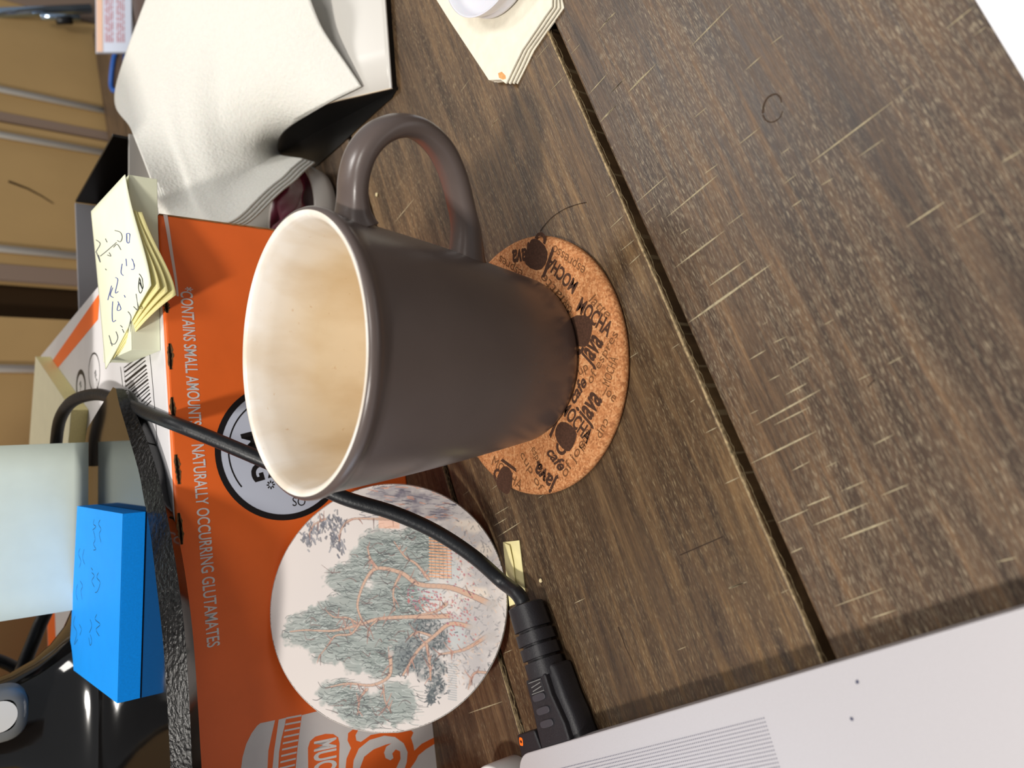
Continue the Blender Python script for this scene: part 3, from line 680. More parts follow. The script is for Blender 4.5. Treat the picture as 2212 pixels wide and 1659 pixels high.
# rocks and ground along the foot of the picture (right in the photograph)
for b in ((1210,900,130,330),(1150,500,190,190),(960,330,220,110),(760,290,190,90),(1230,650,90,160),(1180,1150,80,120),(1090,1000,110,160)):
    lay(blobm(*b, 0.5), (176, 170, 170), 0.75)
for b in ((780,270,120,45),(900,300,90,40),(1000,380,80,40),(860,360,70,30)): lay(blobm(*b, 0.6)*N2*1.5, (104, 98, 112), 0.9)
for b in ((1180,440,70,40),(1120,420,60,25),(1190,780,90,45),(1230,560,60,50)): lay(blobm(*b, 0.5), (226, 212, 198), 0.8)
for k in range(620):
    x = random.uniform(1020, 1340); y = random.uniform(330, 1250)
    brush([(x, y), (x+random.uniform(-18, 18), y+random.uniform(-22, 22))], random.uniform(0.15, 0.5), 0.15, random.choice([(120, 116, 120), (196, 168, 148), (150, 146, 150), (214, 188, 168), (96, 100, 104)]), 0.6)
for k in range(220):
    x = random.uniform(600, 1080); y = random.uniform(225, 400)
    brush([(x, y), (x+random.uniform(20, 60), y+random.uniform(-12, 12))], random.uniform(0.15, 0.5), 0.1, random.choice([(90, 86, 104), (134, 128, 140), (214, 150, 120), (70, 70, 84), (180, 172, 176)]), 0.6)
# willow crowns
CROWN = [(330,960,135,105),(420,900,110,90),(460,1030,150,110),(560,860,150,150),(540,700,120,90),(660,600,120,110),(700,560,130,130),(830,560,150,120),(900,500,110,70),(800,720,150,120),(720,840,150,120),(640,1060,170,130),(800,960,140,120),(720,1130,140,90),(480,1280,105,75),(560,1330,100,90),(640,1390,130,80),(780,1330,130,130),(850,820,100,110),(960,600,90,110)]
for b in CROWN: lay(blobm(*b, 0.22), (146, 154, 150), 0.9)
for b in CROWN: lay(blobm(b[0]+20, b[1], b[2]*0.7, b[3]*0.75, 0.7)*(0.4+N2), (128, 140, 136), 0.45)
for b in ((960,760,80,80),(1070,680,60,90),(1090,990,60,90),(1000,880,60,60)): lay(blobm(*b, 0.5), (186, 192, 192), 0.7)
for b in CROWN:
    for k in range(95):
        t = random.uniform(0, 6.28); r = math.sqrt(random.random()); x = b[0]+b[2]*r*math.cos(t)*0.95; y = b[1]+b[3]*r*math.sin(t)*0.95
        L = random.uniform(25, 75); s = random.choice((-1, 1))*random.uniform(2, 16)
        brush([(x, y), (x+L*0.35, y+s), (x+L, y+s*1.3)], 0.16, 0.08, random.choice([(62, 72, 72), (84, 96, 92), (52, 58, 62), (188, 194, 190)]), 0.65)
# orange hatched house
for k in range(14):
    y = 495+k*15; brush([(955, y), (1062, y+6)], 0.55, 0.4, (236, 168, 120), 0.8)
for k in range(6):
    x = 960+k*20; brush([(x, 495), (x+6, 705)], 0.18, 0.18, (150, 110, 96), 0.7)
for k in range(10):
    y = 380+k*7; brush([(700, y), (800, y+3)], 0.6, 0.4, (238, 170, 130), 0.5)
# dark pine and leaf clusters
for b in ((880,1060,110,95),(840,1120,85,75),(960,1150,90,80),(930,930,90,50),(1000,1010,70,70),(990,1240,55,60),(960,1300,25,45)):
    lay(blobm(*b, 0.35)*(0.35+N3), (108, 116, 118), 0.85)
    for k in range(60):
        x = b[0]+random.gauss(0, b[2]*0.5); y = b[1]+random.gauss(0, b[3]*0.5); t = random.uniform(0, 6.28)
        brush([(x, y), (x+13*math.cos(t), y+13*math.sin(t))], 0.42, 0.15, random.choice([(52, 60, 68), (70, 78, 84), (88, 96, 98)]), 0.8)
for cx, cy in ((345,505),(335,470),(400,440),(360,430),(480,500),(500,545),(460,470),(470,400),(430,410),(520,430)):
    for k in range(22):
        x = cx+random.gauss(0, 16); y = cy+random.gauss(0, 22); brush([(x, y), (x+random.uniform(-8, 14), y+random.uniform(5, 22))], 0.6, 0.12, random.choice([(92, 94, 108), (120, 122, 132), (70, 72, 84)]), 0.7)
# trunks and boughs
TR = [([(1060,890),(960,895),(860,895),(700,905),(600,935),(470,965),(330,962),(250,970)], 2.6, 0.5), ([(1250,825),(1150,780),(1050,745),(900,730),(810,672),(690,650),(630,710),(590,830),(612,910)], 3.4, 1.0),
      ([(690,650),(655,600),(640,540)], 1.5, 0.5), ([(810,672),(772,760),(780,860)], 1.3, 0.5), ([(950,705),(890,630),(830,590),(775,515)], 1.5, 0.5), ([(600,935),(540,900),(470,895),(430,860)], 1.0, 0.35),
      ([(612,910),(560,980),(480,990),(440,1040),(400,1090)], 1.1, 0.35), ([(755,1085),(752,1190),(665,1240),(540,1232),(430,1255)], 2.0, 0.5), ([(640,1260),(602,1310),(590,1390)], 1.1, 0.35), ([(720,1240),(730,1320),(760,1380)], 0.8, 0.3),
      ([(1160,945),(1060,930),(980,990),(900,1060),(850,1140),(820,1190)], 2.4, 1.0), ([(940,1035),(955,1130),(960,1215)], 1.5, 0.8), ([(960,990),(890,972),(840,1010)], 1.2, 0.6), ([(1240,995),(1130,1060),(1000,1085)], 2.2, 0.8),
      ([(790,400),(690,400),(560,402),(510,450),(498,510)], 1.3, 0.7), ([(430,400),(370,430),(345,480)], 0.8, 0.4), ([(1260,1180),(1180,1180),(1150,1260)], 1.2, 0.5), ([(700,905),(650,950),(640,1000)], 0.9, 0.3), ([(1040,830),(980,870),(900,885)], 1.8, 0.8)]
for P, a, b in TR:
    brush(P, a*0.62+0.45, b*0.55+0.25, (120, 98, 92), 0.6); brush(P, a*0.6, b*0.5, (204, 166, 142), 0.7)
    for k in range(7):
        i = random.randrange(len(P)-1); t = random.random(); x = P[i][0]*(1-t)+P[i+1][0]*t; y = P[i][1]*(1-t)+P[i+1][1]*t
        dx, dy = random.uniform(-45, 25), random.choice((-1, 1))*random.uniform(18, 55)
        brush([(x, y), (x+dx*.5, y+dy*.4), (x+dx, y+dy)], 0.5, 0.15, random.choice([(150, 112, 102), (110, 86, 82), (176, 132, 116)]), 0.7)
for b in ((1265,830,45,40),(1170,945,35,30),(1255,995,40,35),(1075,890,30,25),(1270,1180,30,40),(760,1080,18,22)): lay(blobm(*b, 0.6), (184, 176, 172), 0.85)
for k in range(90):
    b = random.choice(CROWN); x = b[0]+random.uniform(-.7, .7)*b[2]; y = b[1]+random.uniform(-.7, .7)*b[3]
    brush([(x, y), (x-random.uniform(10, 40), y+random.uniform(-20, 20)), (x-random.uniform(30, 70), y+random.uniform(-30, 30))], 0.32, 0.1, random.choice([(96, 78, 78), (120, 92, 88), (64, 62, 66)]), 0.75)
for k in range(175):
    if random.random() < .45: x, y = random.uniform(840, 1015), random.uniform(755, 865)
    else: x, y = random.uniform(1040, 1190), random.uniform(570, 1030)
    brush([(x, y), (x+3, y+3)], 0.5, 0.5, random.choice([(178, 84, 92), (160, 80, 110), (196, 110, 100)]), 0.7)
for k in range(16):
    y = 1130+k*12; brush([(1050, y), (1090, y+6)], 0.5, 0.2, (150, 156, 160), 0.6)
ids = -np.ones(PX.shape, int); inside = PX**2+PY**2 <= 46.42**2
qm = inside[:-1, :-1] & inside[1:, :-1] & inside[:-1, 1:] & inside[1:, 1:]
use = np.zeros_like(inside); use[:-1, :-1] |= qm; use[1:, :-1] |= qm; use[:-1, 1:] |= qm; use[1:, 1:] |= qm
ids[use] = np.arange(use.sum()); V = c0+PX[use][:, None]*er+PY[use][:, None]*eu+en*0.0
I, J = np.nonzero(qm); F = np.stack([ids[I, J], ids[I+1, J], ids[I+1, J+1], ids[I, J+1]], 1)
me = bpy.data.meshes.new('painting'); me.vertices.add(len(V)); me.vertices.foreach_set('co', ((V-BASE[art.name])*S).ravel())
me.loops.add(F.size); me.loops.foreach_set('vertex_index', F.ravel().astype(np.int32)); me.polygons.add(len(F)); me.polygons.foreach_set('loop_start', np.arange(0, F.size, 4, dtype=np.int32))
me.update(); at = me.color_attributes.new('paint', 'FLOAT_COLOR', 'POINT'); at.data.foreach_set('color', np.c_[img[use], np.ones(use.sum())].astype(np.float32).ravel())
me.materials.append(attr_mat('painted_glaze', 0.45)); po = bpy.data.objects.new('painting', me); C.objects.link(po); po.parent = art
po['label'] = 'landscape picture of willows, a pine and rocks'

# ================================================================== cable with moulded plug, receiver, laptop, slip
cable = thing('video_cable', (-80, 230, 0), 'black cable arching over the carton behind the mug with a moulded plug in the laptop', 'cable')
pl0 = at_z((1128, 1306), 8); pl1 = at_z((1222, 1604), 8)
ca = (pl1-pl0)/np.linalg.norm(pl1-pl0)
cpts = [at_y((121, 1010), 436), at_y((122, 950), 434), at_y((132, 900), 424), at_y((160, 865), 410), at_y((212, 852), 390), at_y((262, 868), 366), at_y((320, 893), 336), at_y((374, 914), 309.5), at_y((450, 944), 297), at_y((550, 986), 284),
        at_y((640, 1026), 274), at_y((740, 1074), 263), at_y((850, 1108), 252), at_y((940, 1148), 243), at_y((1020, 1200), 235), at_y((1082, 1254), 230), pl0-ca*3, pl0+ca*6]
tube('cord', cpts, 2.75, M_rub, cable, n=16, res=10)
# plug: strain relief with grooves, then the shell
cs = np.array([-ca[1], ca[0], 0]); uz = np.array([0, 0, 1.0])
def loft(name, secs, mat, parent, nseg=24, p=3.0):
    V = []; F = []
    for (s, hw, hh, zc_) in secs:
        c = pl0+ca*s; c = np.array([c[0], c[1], zc_])
        for i in range(nseg):
            a = 2*math.pi*i/nseg; ca_, sa_ = math.cos(a), math.sin(a)
            V.append(c+cs*hw*math.copysign(abs(ca_)**(2/p), ca_)+uz*hh*math.copysign(abs(sa_)**(2/p), sa_))
    for k in range(len(secs)-1):
        for i in range(nseg): j = (i+1) % nseg; F.append((k*nseg+i, k*nseg+j, (k+1)*nseg+j, (k+1)*nseg+i))
    F.append(tuple(range(nseg))[::-1]); F.append(tuple((len(secs)-1)*nseg+i for i in range(nseg)))
    o = mesh(name, V, F, mat, parent, smooth=True)
    m = o.modifiers.new('es', 'EDGE_SPLIT'); m.split_angle = math.radians(50); return o
PL = float(np.linalg.norm(pl1-pl0))
sr = [(0, 5.4, 5.0, 6.6), (0.5, 6.3, 6.0, 6.6), (9.0, 6.7, 6.2, 6.6)]
for s in (9.2, 14.2, 19.2):
    sr += [(s, 5.4, 5.0, 6.6), (s+0.9, 5.4, 5.0, 6.6), (s+1.0, 6.8, 6.3, 6.6), (s+4.9, 6.9, 6.4, 6.6)]
sr += [(25.5, 7.0, 6.4, 6.6)]
loft('strain_relief', sr, M_plug, cable, p=2.4)
# the shell is stepped: a raised grip plate on a wider body
loft('plug_shell', [(23, 7.6, 4.6, 5.2), (24, 8.4, 5.0, 5.2), (34, 8.8, 5.0, 5.2), (40, 9.8, 5.1, 5.2), (PL-0.3, 10.2, 5.1, 5.2)], M_plug, cable, p=5)
def pq(s, t, z): q = pl0+ca*s+cs*t; return np.array([q[0], q[1], z])
grip = prism('grip_plate', [pq(25, -6.0, 12.3), pq(25, 5.4, 12.3), pq(32, 5.4, 12.3), pq(42, 7.4, 12.3), pq(PL-0.5, 7.4, 12.3), pq(PL-0.5, -8.4, 12.3), pq(42, -8.0, 12.3), pq(33, -6.6, 12.3)], (0, 0, -4), M_plug, cable, bev=0.7, seg=3)
FP = Frame(pq(0, 0, 12.3), cs*-1, ca)
M_rib = pmat('worn_plug_rib', (58, 55, 60), 0.5, 0.4)
for px in ((1164, 1506), (1173, 1535), (1181, 1563)):
    q = at_z(px, 12.6)-pl0; s = float(q@ca); t = float(q@cs)
    rr = [pq(s+1.25*math.copysign(abs(math.sin(a))**.6, math.sin(a)), t+3.6*math.copysign(abs(math.cos(a))**.6, math.cos(a)), 12.85) for a in np.linspace(0, 2*math.pi, 18, endpoint=False)]
    prism('grip_rib', rr, (0, 0, -0.8), M_rib, grip, bev=0.25)
prism('badge', [pq(25.8, -4.4, 12.5), pq(25.8, 3.0, 12.5), pq(30.4, 3.0, 12.5), pq(30.4, -4.4, 12.5)], (0, 0, -0.5), M_plug, grip, bev=0.2)
decal('badge_outline', [q for sg in (stroke([(-3.0, 26.2), (4.2, 26.2)], 0.25), stroke([(-3.0, 30.0), (4.2, 30.0)], 0.25), stroke([(-2.2, 27.2), (3.4, 27.9)], 0.3), stroke([(-2.2, 28.5), (3.2, 29.2)], 0.3)) for q in sg], FP, M_grey, grip, 0.3)

LZ = 12.8
la = at_z((1133, 1628), LZ); lb = at_z((2212, 1312), LZ)
lu = (lb-la)/np.linalg.norm(lb-la); lv = np.array([lu[1], -lu[0], 0])
if lv[0] > 0: lv = -lv
lap = thing('laptop', (*(la+lu*150+lv*110)[:2], 0), 'silver laptop with rounded corner and dotted speaker grille at the lower corner', 'laptop')
cc = la-lu*6.5; Rr = 8.0; poly = []
for k in range(9):
    t = math.pi/2*k/8; poly.append(cc+lu*(Rr-Rr*math.cos(t))*1.0+lv*(Rr-Rr*math.sin(t)))
poly = poly[::1]
outl = [p for p in poly]+[cc+lu*310, cc+lu*310+lv*215, cc+lv*215]
outl = [np.array([p[0], p[1], LZ]) for p in outl]
prism('base_shell', outl, (0, 0, -9.5), M_silver, lap, bev=0.45, seg=2)
for s in (12, 292):
    for t in (12, 196):
        q = cc+lu*s+lv*t; lathe('rubber_foot', [(0.01, 0), (5.5, 0), (6.5, 1), (6.5, 3.6), (0.01, 3.6)], (q[0], q[1], 0), M_black, lap, n=20)
# speaker grille: hundreds of pin holes
h0 = at_z((1650, 1551), LZ); h1 = at_z((1215, 1659), LZ)
su = (h1-h0); su = su/np.linalg.norm(su)
V = []; F = []
pitch_r = 0.98; pitch_d = 0.76
e_end = at_z((1684, 1659), LZ); col_dir = (e_end-h0)/np.linalg.norm(e_end-h0)
for r in range(22):
    for d_ in range(150):
        c = h0+lv*(pitch_r*r)+lu*(float((col_dir@lu)/(col_dir@lv))*pitch_r*r) + su*pitch_d*d_
        if (c-cc)@lu < 9 or (c-cc)@lv < 7: continue
        k = len(V); V += [(c[0]+0.21*math.cos(a), c[1]+0.21*math.sin(a), LZ+0.05) for a in [math.pi/3*i for i in range(6)]]
        F.append(tuple(range(k, k+6)))
setp(mesh('speaker_holes', V, F, M_dot, lap), 'dark pin holes of the speaker grille', kind='stuff')
for px in ((1852, 1473), (1840, 1553)):
    q = at_z(px, LZ); decal('speck', [[(q[0]+0.6*math.cos(a)*random.uniform(.6, 1.1), q[1]+0.45*math.sin(a)) for a in np.linspace(0, 6.0, 9)]], Frame((0, 0, LZ), (1, 0, 0), (0, 1, 0)), M_dot, lap, 0.06)
# assumed raised lid, out of view; its glowing screen is added for cool light
lt = (-lu*math.sin(0.35)+np.array([0, 0, 1])*math.cos(0.35)); hb = cc+lv*34+lu*4; hb = np.array([hb[0], hb[1], LZ-0.5])
ld = prism('added_screen_lid', [hb, hb+lv*175, hb+lv*175+lt*160, hb+lt*160], np.cross(lv, lt)*-5*np.sign(np.cross(lv, lt)@lu), M_silver, lap, bev=0.6)
M_lit = pmat('added_screen_glow', (200, 220, 255), 0.4, 0.3); eb = M_lit.node_tree.nodes['Principled BSDF']; eb.inputs['Emission Color'].default_value = (0.72, 0.85, 1.0, 1); eb.inputs['Emission Strength'].default_value = 2.2
sq = [hb+lv*6+lt*10+lu*0.3, hb+lv*169+lt*10+lu*0.3, hb+lv*169+lt*154+lu*0.3, hb+lv*6+lt*154+lu*0.3]
prism('screen', sq, lu*0.4, M_lit, ld)
# usb receiver plugged beside the cable plug
q0 = at_z((1116, 1588), 12); q1 = at_z((1124, 1628), 12); q2 = at_z((1166, 1612), 12); q3 = at_z((1153, 1577), 12)
rec = thing('usb_receiver', (*((q0+q2)/2)[:2], 5), 'tiny black wireless receiver with an orange mark beside the cable plug', 'receiver')
prism('body', [q0, q1+(q1-q0)*0.25, q2+(q2-q3)*0.25, q3], (0, 0, -6), M_plug, rec, bev=0.7, seg=3)
FR = Frame((0, 0, 12), (1, 0, 0), (0, 1, 0)); oc = FR.loc((1126, 1602)); od = np.array(FR.loc((1127, 1612)))-np.array(oc); on = np.array([-od[1], od[0]]); 
mk = [tuple(np.array(oc)+od*0.9*math.copysign(abs(math.cos(t))**.5, math.cos(t))+on*0.62*math.copysign(abs(math.sin(t))**.5, math.sin(t))) for t in np.linspace(0, 2*math.pi, 24, endpoint=False)]
decal('orange_mark', [mk], FR, M_orangel, rec, 0.08)
st = []
for k in range(3):
    t = k*math.pi/3+0.3; v_ = np.array([math.cos(t), math.sin(t)])*np.linalg.norm(od)*0.38; st += stroke([tuple(np.array(oc)-v_), tuple(np.array(oc)+v_)], 0.28)
decal('star_mark', st, FR, M_black, rec, 0.14)
# folded pale slip on the table by the painted coaster
sl = [at_z(p, 0.6) for p in ((1086, 1171), (1121, 1167), (1136, 1296), (1100, 1310))]
slip = thing('paper_slip', tuple(np.array(sl).mean(0)[:2])+(0,), 'narrow folded pale yellow paper slip between the painted coaster and the plug', 'paper')
prism('strip', sl, (0, 0, -0.5), M_slip, slip, bev=0.15)
prism('fold', [at_z((1088, 1172), 1.0), at_z((1100, 1178), 1.6), at_z((1108, 1215), 1.4), at_z((1118, 1300), 1.0), at_z((1103, 1308), 0.9)], (0, 0, -0.3), M_slip, slip, bev=0.1)

# ================================================================== monitor with stand on the carton
mon = thing('monitor', (-150, 400, CH), 'glossy black monitor stand with scuffed rim and flared neck on top of the orange carton', 'monitor')
bot = [at_z(p, 103.2)[:2] for p in ((262, 837), (277, 843), (287, 860), (327, 936), (354, 1013), (362, 1067), (381, 1139), (401, 1246), (419, 1397), (435, 1651))]
mid = [at_z(p, 107.0)[:2] for p in ((256, 836), (270, 842), (278, 860), (312, 936), (338, 1013), (350, 1060), (366, 1139), (385, 1252), (403, 1410), (415, 1651))]
inn = [at_z(p, 110.6)[:2] for p in ((244, 836), (252, 842), (256, 868), (277, 940), (300, 1020), (311, 1080), (323, 1139), (338, 1262), (355, 1420), (368, 1651))]
def whole(f, sh):                # close the outline: mirror across the stand's middle line
    f = catmull(np.c_[np.array(f), np.zeros(len(f))], 5)[:, :2]
    ctr = np.array([-150.0, 300.0]); dm = e1[:2]; out = list(f)
    last = f[-1]; R_ = [p for p in f if (p-ctr)@dm < -1]
    refl = [p-2*((p-ctr)@dm)*dm for p in R_][::-1]
    out = list(R_)+refl
    back0 = refl[-1]; 
    backp = [np.array(q) for q in ((-330+sh, 372), (-322, 402-sh), (-270, 424-sh), (-150, 438-sh), (-60, 436-sh), (-22, 416-sh), (-8-sh*0.5, 384))]
    return np.array(out+backp)
rings = [(whole(bot, 0), 103.2), (whole(mid, 0.5), 107.0), (whole(inn, 5), 110.6)]
nb = min(len(r) for r, z in rings)
def resamp(P, n_):
    P = np.vstack([P, P[:1]]); dl = np.r_[0, np.cumsum(np.linalg.norm(np.diff(P, axis=0), axis=1))]
    t = np.linspace(0, dl[-1], n_, endpoint=False); return np.c_[np.interp(t, dl, P[:, 0]), np.interp(t, dl, P[:, 1])]
NB = 160; RR = [np.c_[resamp(r, NB), np.full(NB, z)] for r, z in rings]
def band(name, A, Bq, mat, smooth=True):
    V = np.vstack([A, Bq]); F = [(i, (i+1) % NB, NB+(i+1) % NB, NB+i) for i in range(NB)]
    a, b, c = V[F[0][0]], V[F[0][1]], V[F[0][2]]
    nn = np.cross(b-a, c-a); out = a-V.mean(0); out[2] = 0.3*np.linalg.norm(out)
    if nn@out < 0: F = [f[::-1] for f in F]
    return mesh(name, V, F, mat, mon, smooth=smooth)
band('base_edge', RR[0], RR[1], M_gloss); band('base_rim', RR[1], RR[2], M_rimf)
def cap(name, A, mat, up=True):
    a2 = sum(A[i][0]*A[(i+1) % len(A)][1]-A[(i+1) % len(A)][0]*A[i][1] for i in range(len(A)))
    f = tuple(range(len(A))); f = f if (a2 > 0) == up else f[::-1]; return mesh(name, A, [f], mat, mon)
cap('base_top', RR[2], M_gloss); cap('base_underside', RR[0], M_gloss, False)
# flared neck
ny = 412
nk = [(110.6, -84, -236, 26), (111.4, -92, -226, 25), (113.5, -103, -212, 23), (118, -113.5, -198, 20), (124, -121, -187, 17.5), (131, -126.5, -179, 16), (140, -130.5, -173, 15), (152, -133, -170, 14), (175, -134, -169, 14), (210, -134, -169, 14)]
V = []; F = []; ns = 48
for z, xr, xl, dp in nk:
    cx = (xr+xl)/2; hw = (xr-xl)/2
    for i in range(ns):
        a = 2*math.pi*i/ns; ca_, sa_ = math.cos(a), math.sin(a)
        V.append((cx+hw*math.copysign(abs(ca_)**0.75, ca_), ny+dp*math.copysign(abs(sa_)**0.75, sa_), z))
for k in range(len(nk)-1):
    for i in range(ns): j = (i+1) % ns; F.append((k*ns+i, k*ns+j, (k+1)*ns+j, (k+1)*ns+i))
neck = mesh('neck', V, F, M_gloss, mon, smooth=True)
# hinge cap on the neck: grey block with a pale disc
kc = at_y((-2, 1545), 394)
V = []; F = []; ns = 40
for d_, r in ((0, 10.8), (-4.5, 10.6), (-6.2, 9.6), (-6.4, 6.2)):
    for i in range(ns):
        a = 2*math.pi*i/ns; ca_, sa_ = math.cos(a), math.sin(a)
        V.append((kc[0]+r*1.1*math.copysign(abs(ca_)**.7, ca_), ny-14+d_, kc[2]+r*math.copysign(abs(sa_)**.7, sa_)))
for k in range(3):
    for i in range(ns): j = (i+1) % ns; F.append((k*ns+i, k*ns+j, (k+1)*ns+j, (k+1)*ns+i))
hc = mesh('hinge_cap', V, F, M_grey, mon, smooth=True)
V = [(kc[0]+6.6*math.cos(a), ny-20.5, kc[2]+6.4*math.sin(a)) for a in np.linspace(0, 2*math.pi, 32, endpoint=False)]
mesh('cap_disc', V, [tuple(range(32))], M_china, hc)
boxm('screen_frame', -420, 95, 400, 440, 168, 470, M_gloss, mon, bev=3)
boxm('screen', -410, 85, 399.2, 400.2, 180, 460, M_screen, mon)

# ================================================================== sticky notes
def pad(name, corners, z0, z1, mt, ms, label, cat='note pad', tilt=None):
    t = thing(name, (*np.array(corners, float).mean(0)[:2], z0), label, cat)
    body = prism('sheets', [(x, y, z1) for x, y in corners], (0, 0, z0-z1), ms, t, bev=0.15)
    prism('top_sheet', [(x, y, z1+0.25) for x, y in corners], (0, 0, -0.22), mt, t)
    return t
pa = pad('sticky_note_pad', [(80.5, 329.5), (12.5, 324.5), (8.5, 368), (76, 373)], CH+0.1, CH+10.3, M_yel2, M_yel2, 'thick pale yellow sticky note pad at the right corner of the carton under loose notes')
FH = None
def sheet_fn(br, rf, tip, bl, zt):            # lies on the pad, then droops past the front edge of it
    q = [np.array(br), np.array(rf), at_z(tip[:2], tip[2])[:2], np.array(bl)]
    yf = lambda x: 324.0+0.0735*(x-12.5)
    cdr = (zt-tip[2])/max(yf(q[2][0])-q[2][1], 1)**1.35
    def f(u, v):
        p = (q[0]*(1-u)+q[1]*u)*(1-v)+(q[3]*(1-u)+q[2]*u)*v+np.array([-2.0, -5.0])*math.sin(math.pi*u)*v**2
        o_ = max(yf(p[0])-p[1], 0)
        zd = zt-cdr*o_**1.35+0.5*math.sin(math.pi*v)*math.sin(math.pi*u); zl = (zt+0.3)*(1-u**2.6)+tip[2]*u**2.6; k_ = v**2.5
        return np.array([p[0], p[1], zd*(1-k_)+zl*k_])
    return f
labs = ['curled pale yellow sticky note covered in pen scribbles, topmost of the loose sheaf', 'second curled yellow sticky note, just beneath the scribbled top note', 'third curled yellow sticky note in the sheaf beside the napkin', 'lowest curled yellow sticky note drooping over the orange carton edge']
fns = [sheet_fn((75, 384), (80, 328.5), (326, 616, 109.0), (5.5, 356), 114.9), sheet_fn((71, 381), (67, 325.5), (345, 622, 106.0), (8, 352), 114.3),
       sheet_fn((69, 379), (66, 324.6), (362, 629, 103.2), (9.5, 348), 113.8), sheet_fn((68, 377), (65.5, 323.6), (380, 637, 100.2), (11, 344), 113.3)]
for k, fn in enumerate(fns):
    b = fn(0.5, 0.5)
    o = grid('sticky_note', fn, 28, 20, M_yel2 if k == 0 else M_yel, base=(b[0], b[1], b[2]), thick=0.35)
    setp(o, labs[k], 'sticky note', 'loose yellow sticky notes on the thick pad')
    if k == 0: topnote = o
def hand(strokes, mat, name, parent, fn=None, fr=None, w_=0.32, h=0.35):
    polys = []; V = []; F = []
    for st in strokes:
        L = catmull([(a, b, 0) for a, b in st], 4)[:, :2] if len(st) > 2 else np.array(st)
        for poly in stroke(L, w_):
            k = len(V); V += list(poly); F.append((k, k+1, k+2, k+3))
    return V, F
def scribble_px(strokes, x0, y0, s, w_, fn, h):   # strokes given on the photograph, laid onto the curled sheet
    uv = [(u, v, fn(u, v)) for u in np.linspace(0, 1, 61) for v in np.linspace(0, 1, 61)]
    P3 = np.array([q[2] for q in uv]); d = P3-O; zz = d@_fw; xx = 1106-FPX*(d@_up)/zz; yy = 1659-(829.5+FPX*(d@_rt)/zz)
    V = []; F = []
    for st in strokes:
        L = catmull([(x0+a/s, y0+b/s, 0) for a, b in st], 4)[:, :2] if len(st) > 2 else np.array([(x0+a/s, y0+b/s) for a, b in st])
        for poly in stroke(L, w_):
            k = len(V)
            for px in poly:
                d2 = (xx-px[0])**2+(yy-px[1])**2; ii = np.argsort(d2)[:4]; ww = 1/(d2[ii]+1e-3)
                zq = float((P3[ii, 2]*ww).sum()/ww.sum()); q = at_z(px, zq); V.append(q+np.array([0, 0, h]))
            F.append((k, k+3, k+2, k+1))
    return V, F
ss = 3.687
pencil = [[(765,620),(800,650),(775,700),(765,720)],[(770,720),(800,800),(785,740)],[(915,545),(960,560),(975,600),(960,635),(935,625)],[(800,750),(850,710),(930,640)],[(840,610),(855,640)],[(855,740),(885,750),(870,720)],[(905,680),(935,655),(965,700)],[(840,850),(850,862)],[(1020,1190),(1045,1230),(1035,1290),(1020,1360)],[(1085,1050),(1095,1110),(1100,1180),(1065,1150)],[(925,1350),(940,1400),(915,1450),(880,1440)],[(870,1380),(895,1465)],[(975,1330),(990,1360)],[(960,1300),(978,1318)]]
blue = [[(1010,570),(1035,575),(1030,640),(1012,635),(1010,570)],[(1050,770),(1065,800),(1070,850),(1045,855)],[(975,810),(965,880),(985,905)],[(920,920),(940,940),(920,1040),(945,1030)],[(890,985),(860,1100)],[(900,1000),(880,1060),(905,1080)],[(900,1110),(895,1200),(900,1270),(925,1260)],[(940,1110),(965,1170),(935,1180),(945,1130)],[(990,1060),(1000,1080)],[(1005,770),(1010,830)]]
blackp = [[(1110,890),(1135,930),(1140,1000),(1120,1045),(1105,1000),(1112,920)],[(1115,930),(1130,1000),(1120,960)],[(1112,960),(1135,1010)]]
for st, m in ((pencil, M_pen), (blue, M_penb), (blackp, M_penk)):
    V, F = scribble_px(st, 0, 350, ss, 1.5, fns[0], 0.12); setp(mesh('handwriting', V, F, m, topnote), 'pen scribbles', kind='stuff')
# pad at the back by the stand
q = [at_z((77, 770), 110.5)[:2], at_z((142, 868), 110.5)[:2]]
dv = q[1]-q[0]; dn_ = np.array([-dv[1], dv[0]])/np.linalg.norm(dv)
if dn_[0] > 0: dn_ = -dn_
dn_ = np.array([-0.93, 0.36])
pad('sticky_note_pad', [q[0], q[0]+dv*1.15, q[0]+dv*1.15+dn_*78, q[0]+dn_*78], CH+0.1, 110.3, M_cream2, M_yedge, 'cream sticky note pad lying behind the cable bend near the back of the carton')
# big pale note hanging from the screen frame
ny0 = 398.6
hn = [at_y((190, 955), ny0), at_y((186, 1312), ny0), at_y((0, 1313), ny0), at_y((0, 955), ny0)]
x0, x1 = hn[1][0], hn[0][0]; zb = hn[0][2]
note = thing('sticky_note', (x0*0.5+x1*0.5, ny0, zb), 'large blank pale note hanging upright from the monitor frame above the blue pad', 'sticky note')
M_mint = pmat('pale_mint_note', (228, 238, 226), 0.75, 0.2, 0.03, 100)
grid('sheet', lambda u, v: np.array([x0+(x1-x0)*u, ny0-2.2*math.sin(math.pi*0.5*(1-v))**2*0.5, zb+72*v]), 6, 12, M_mint, note, thick=0.6)
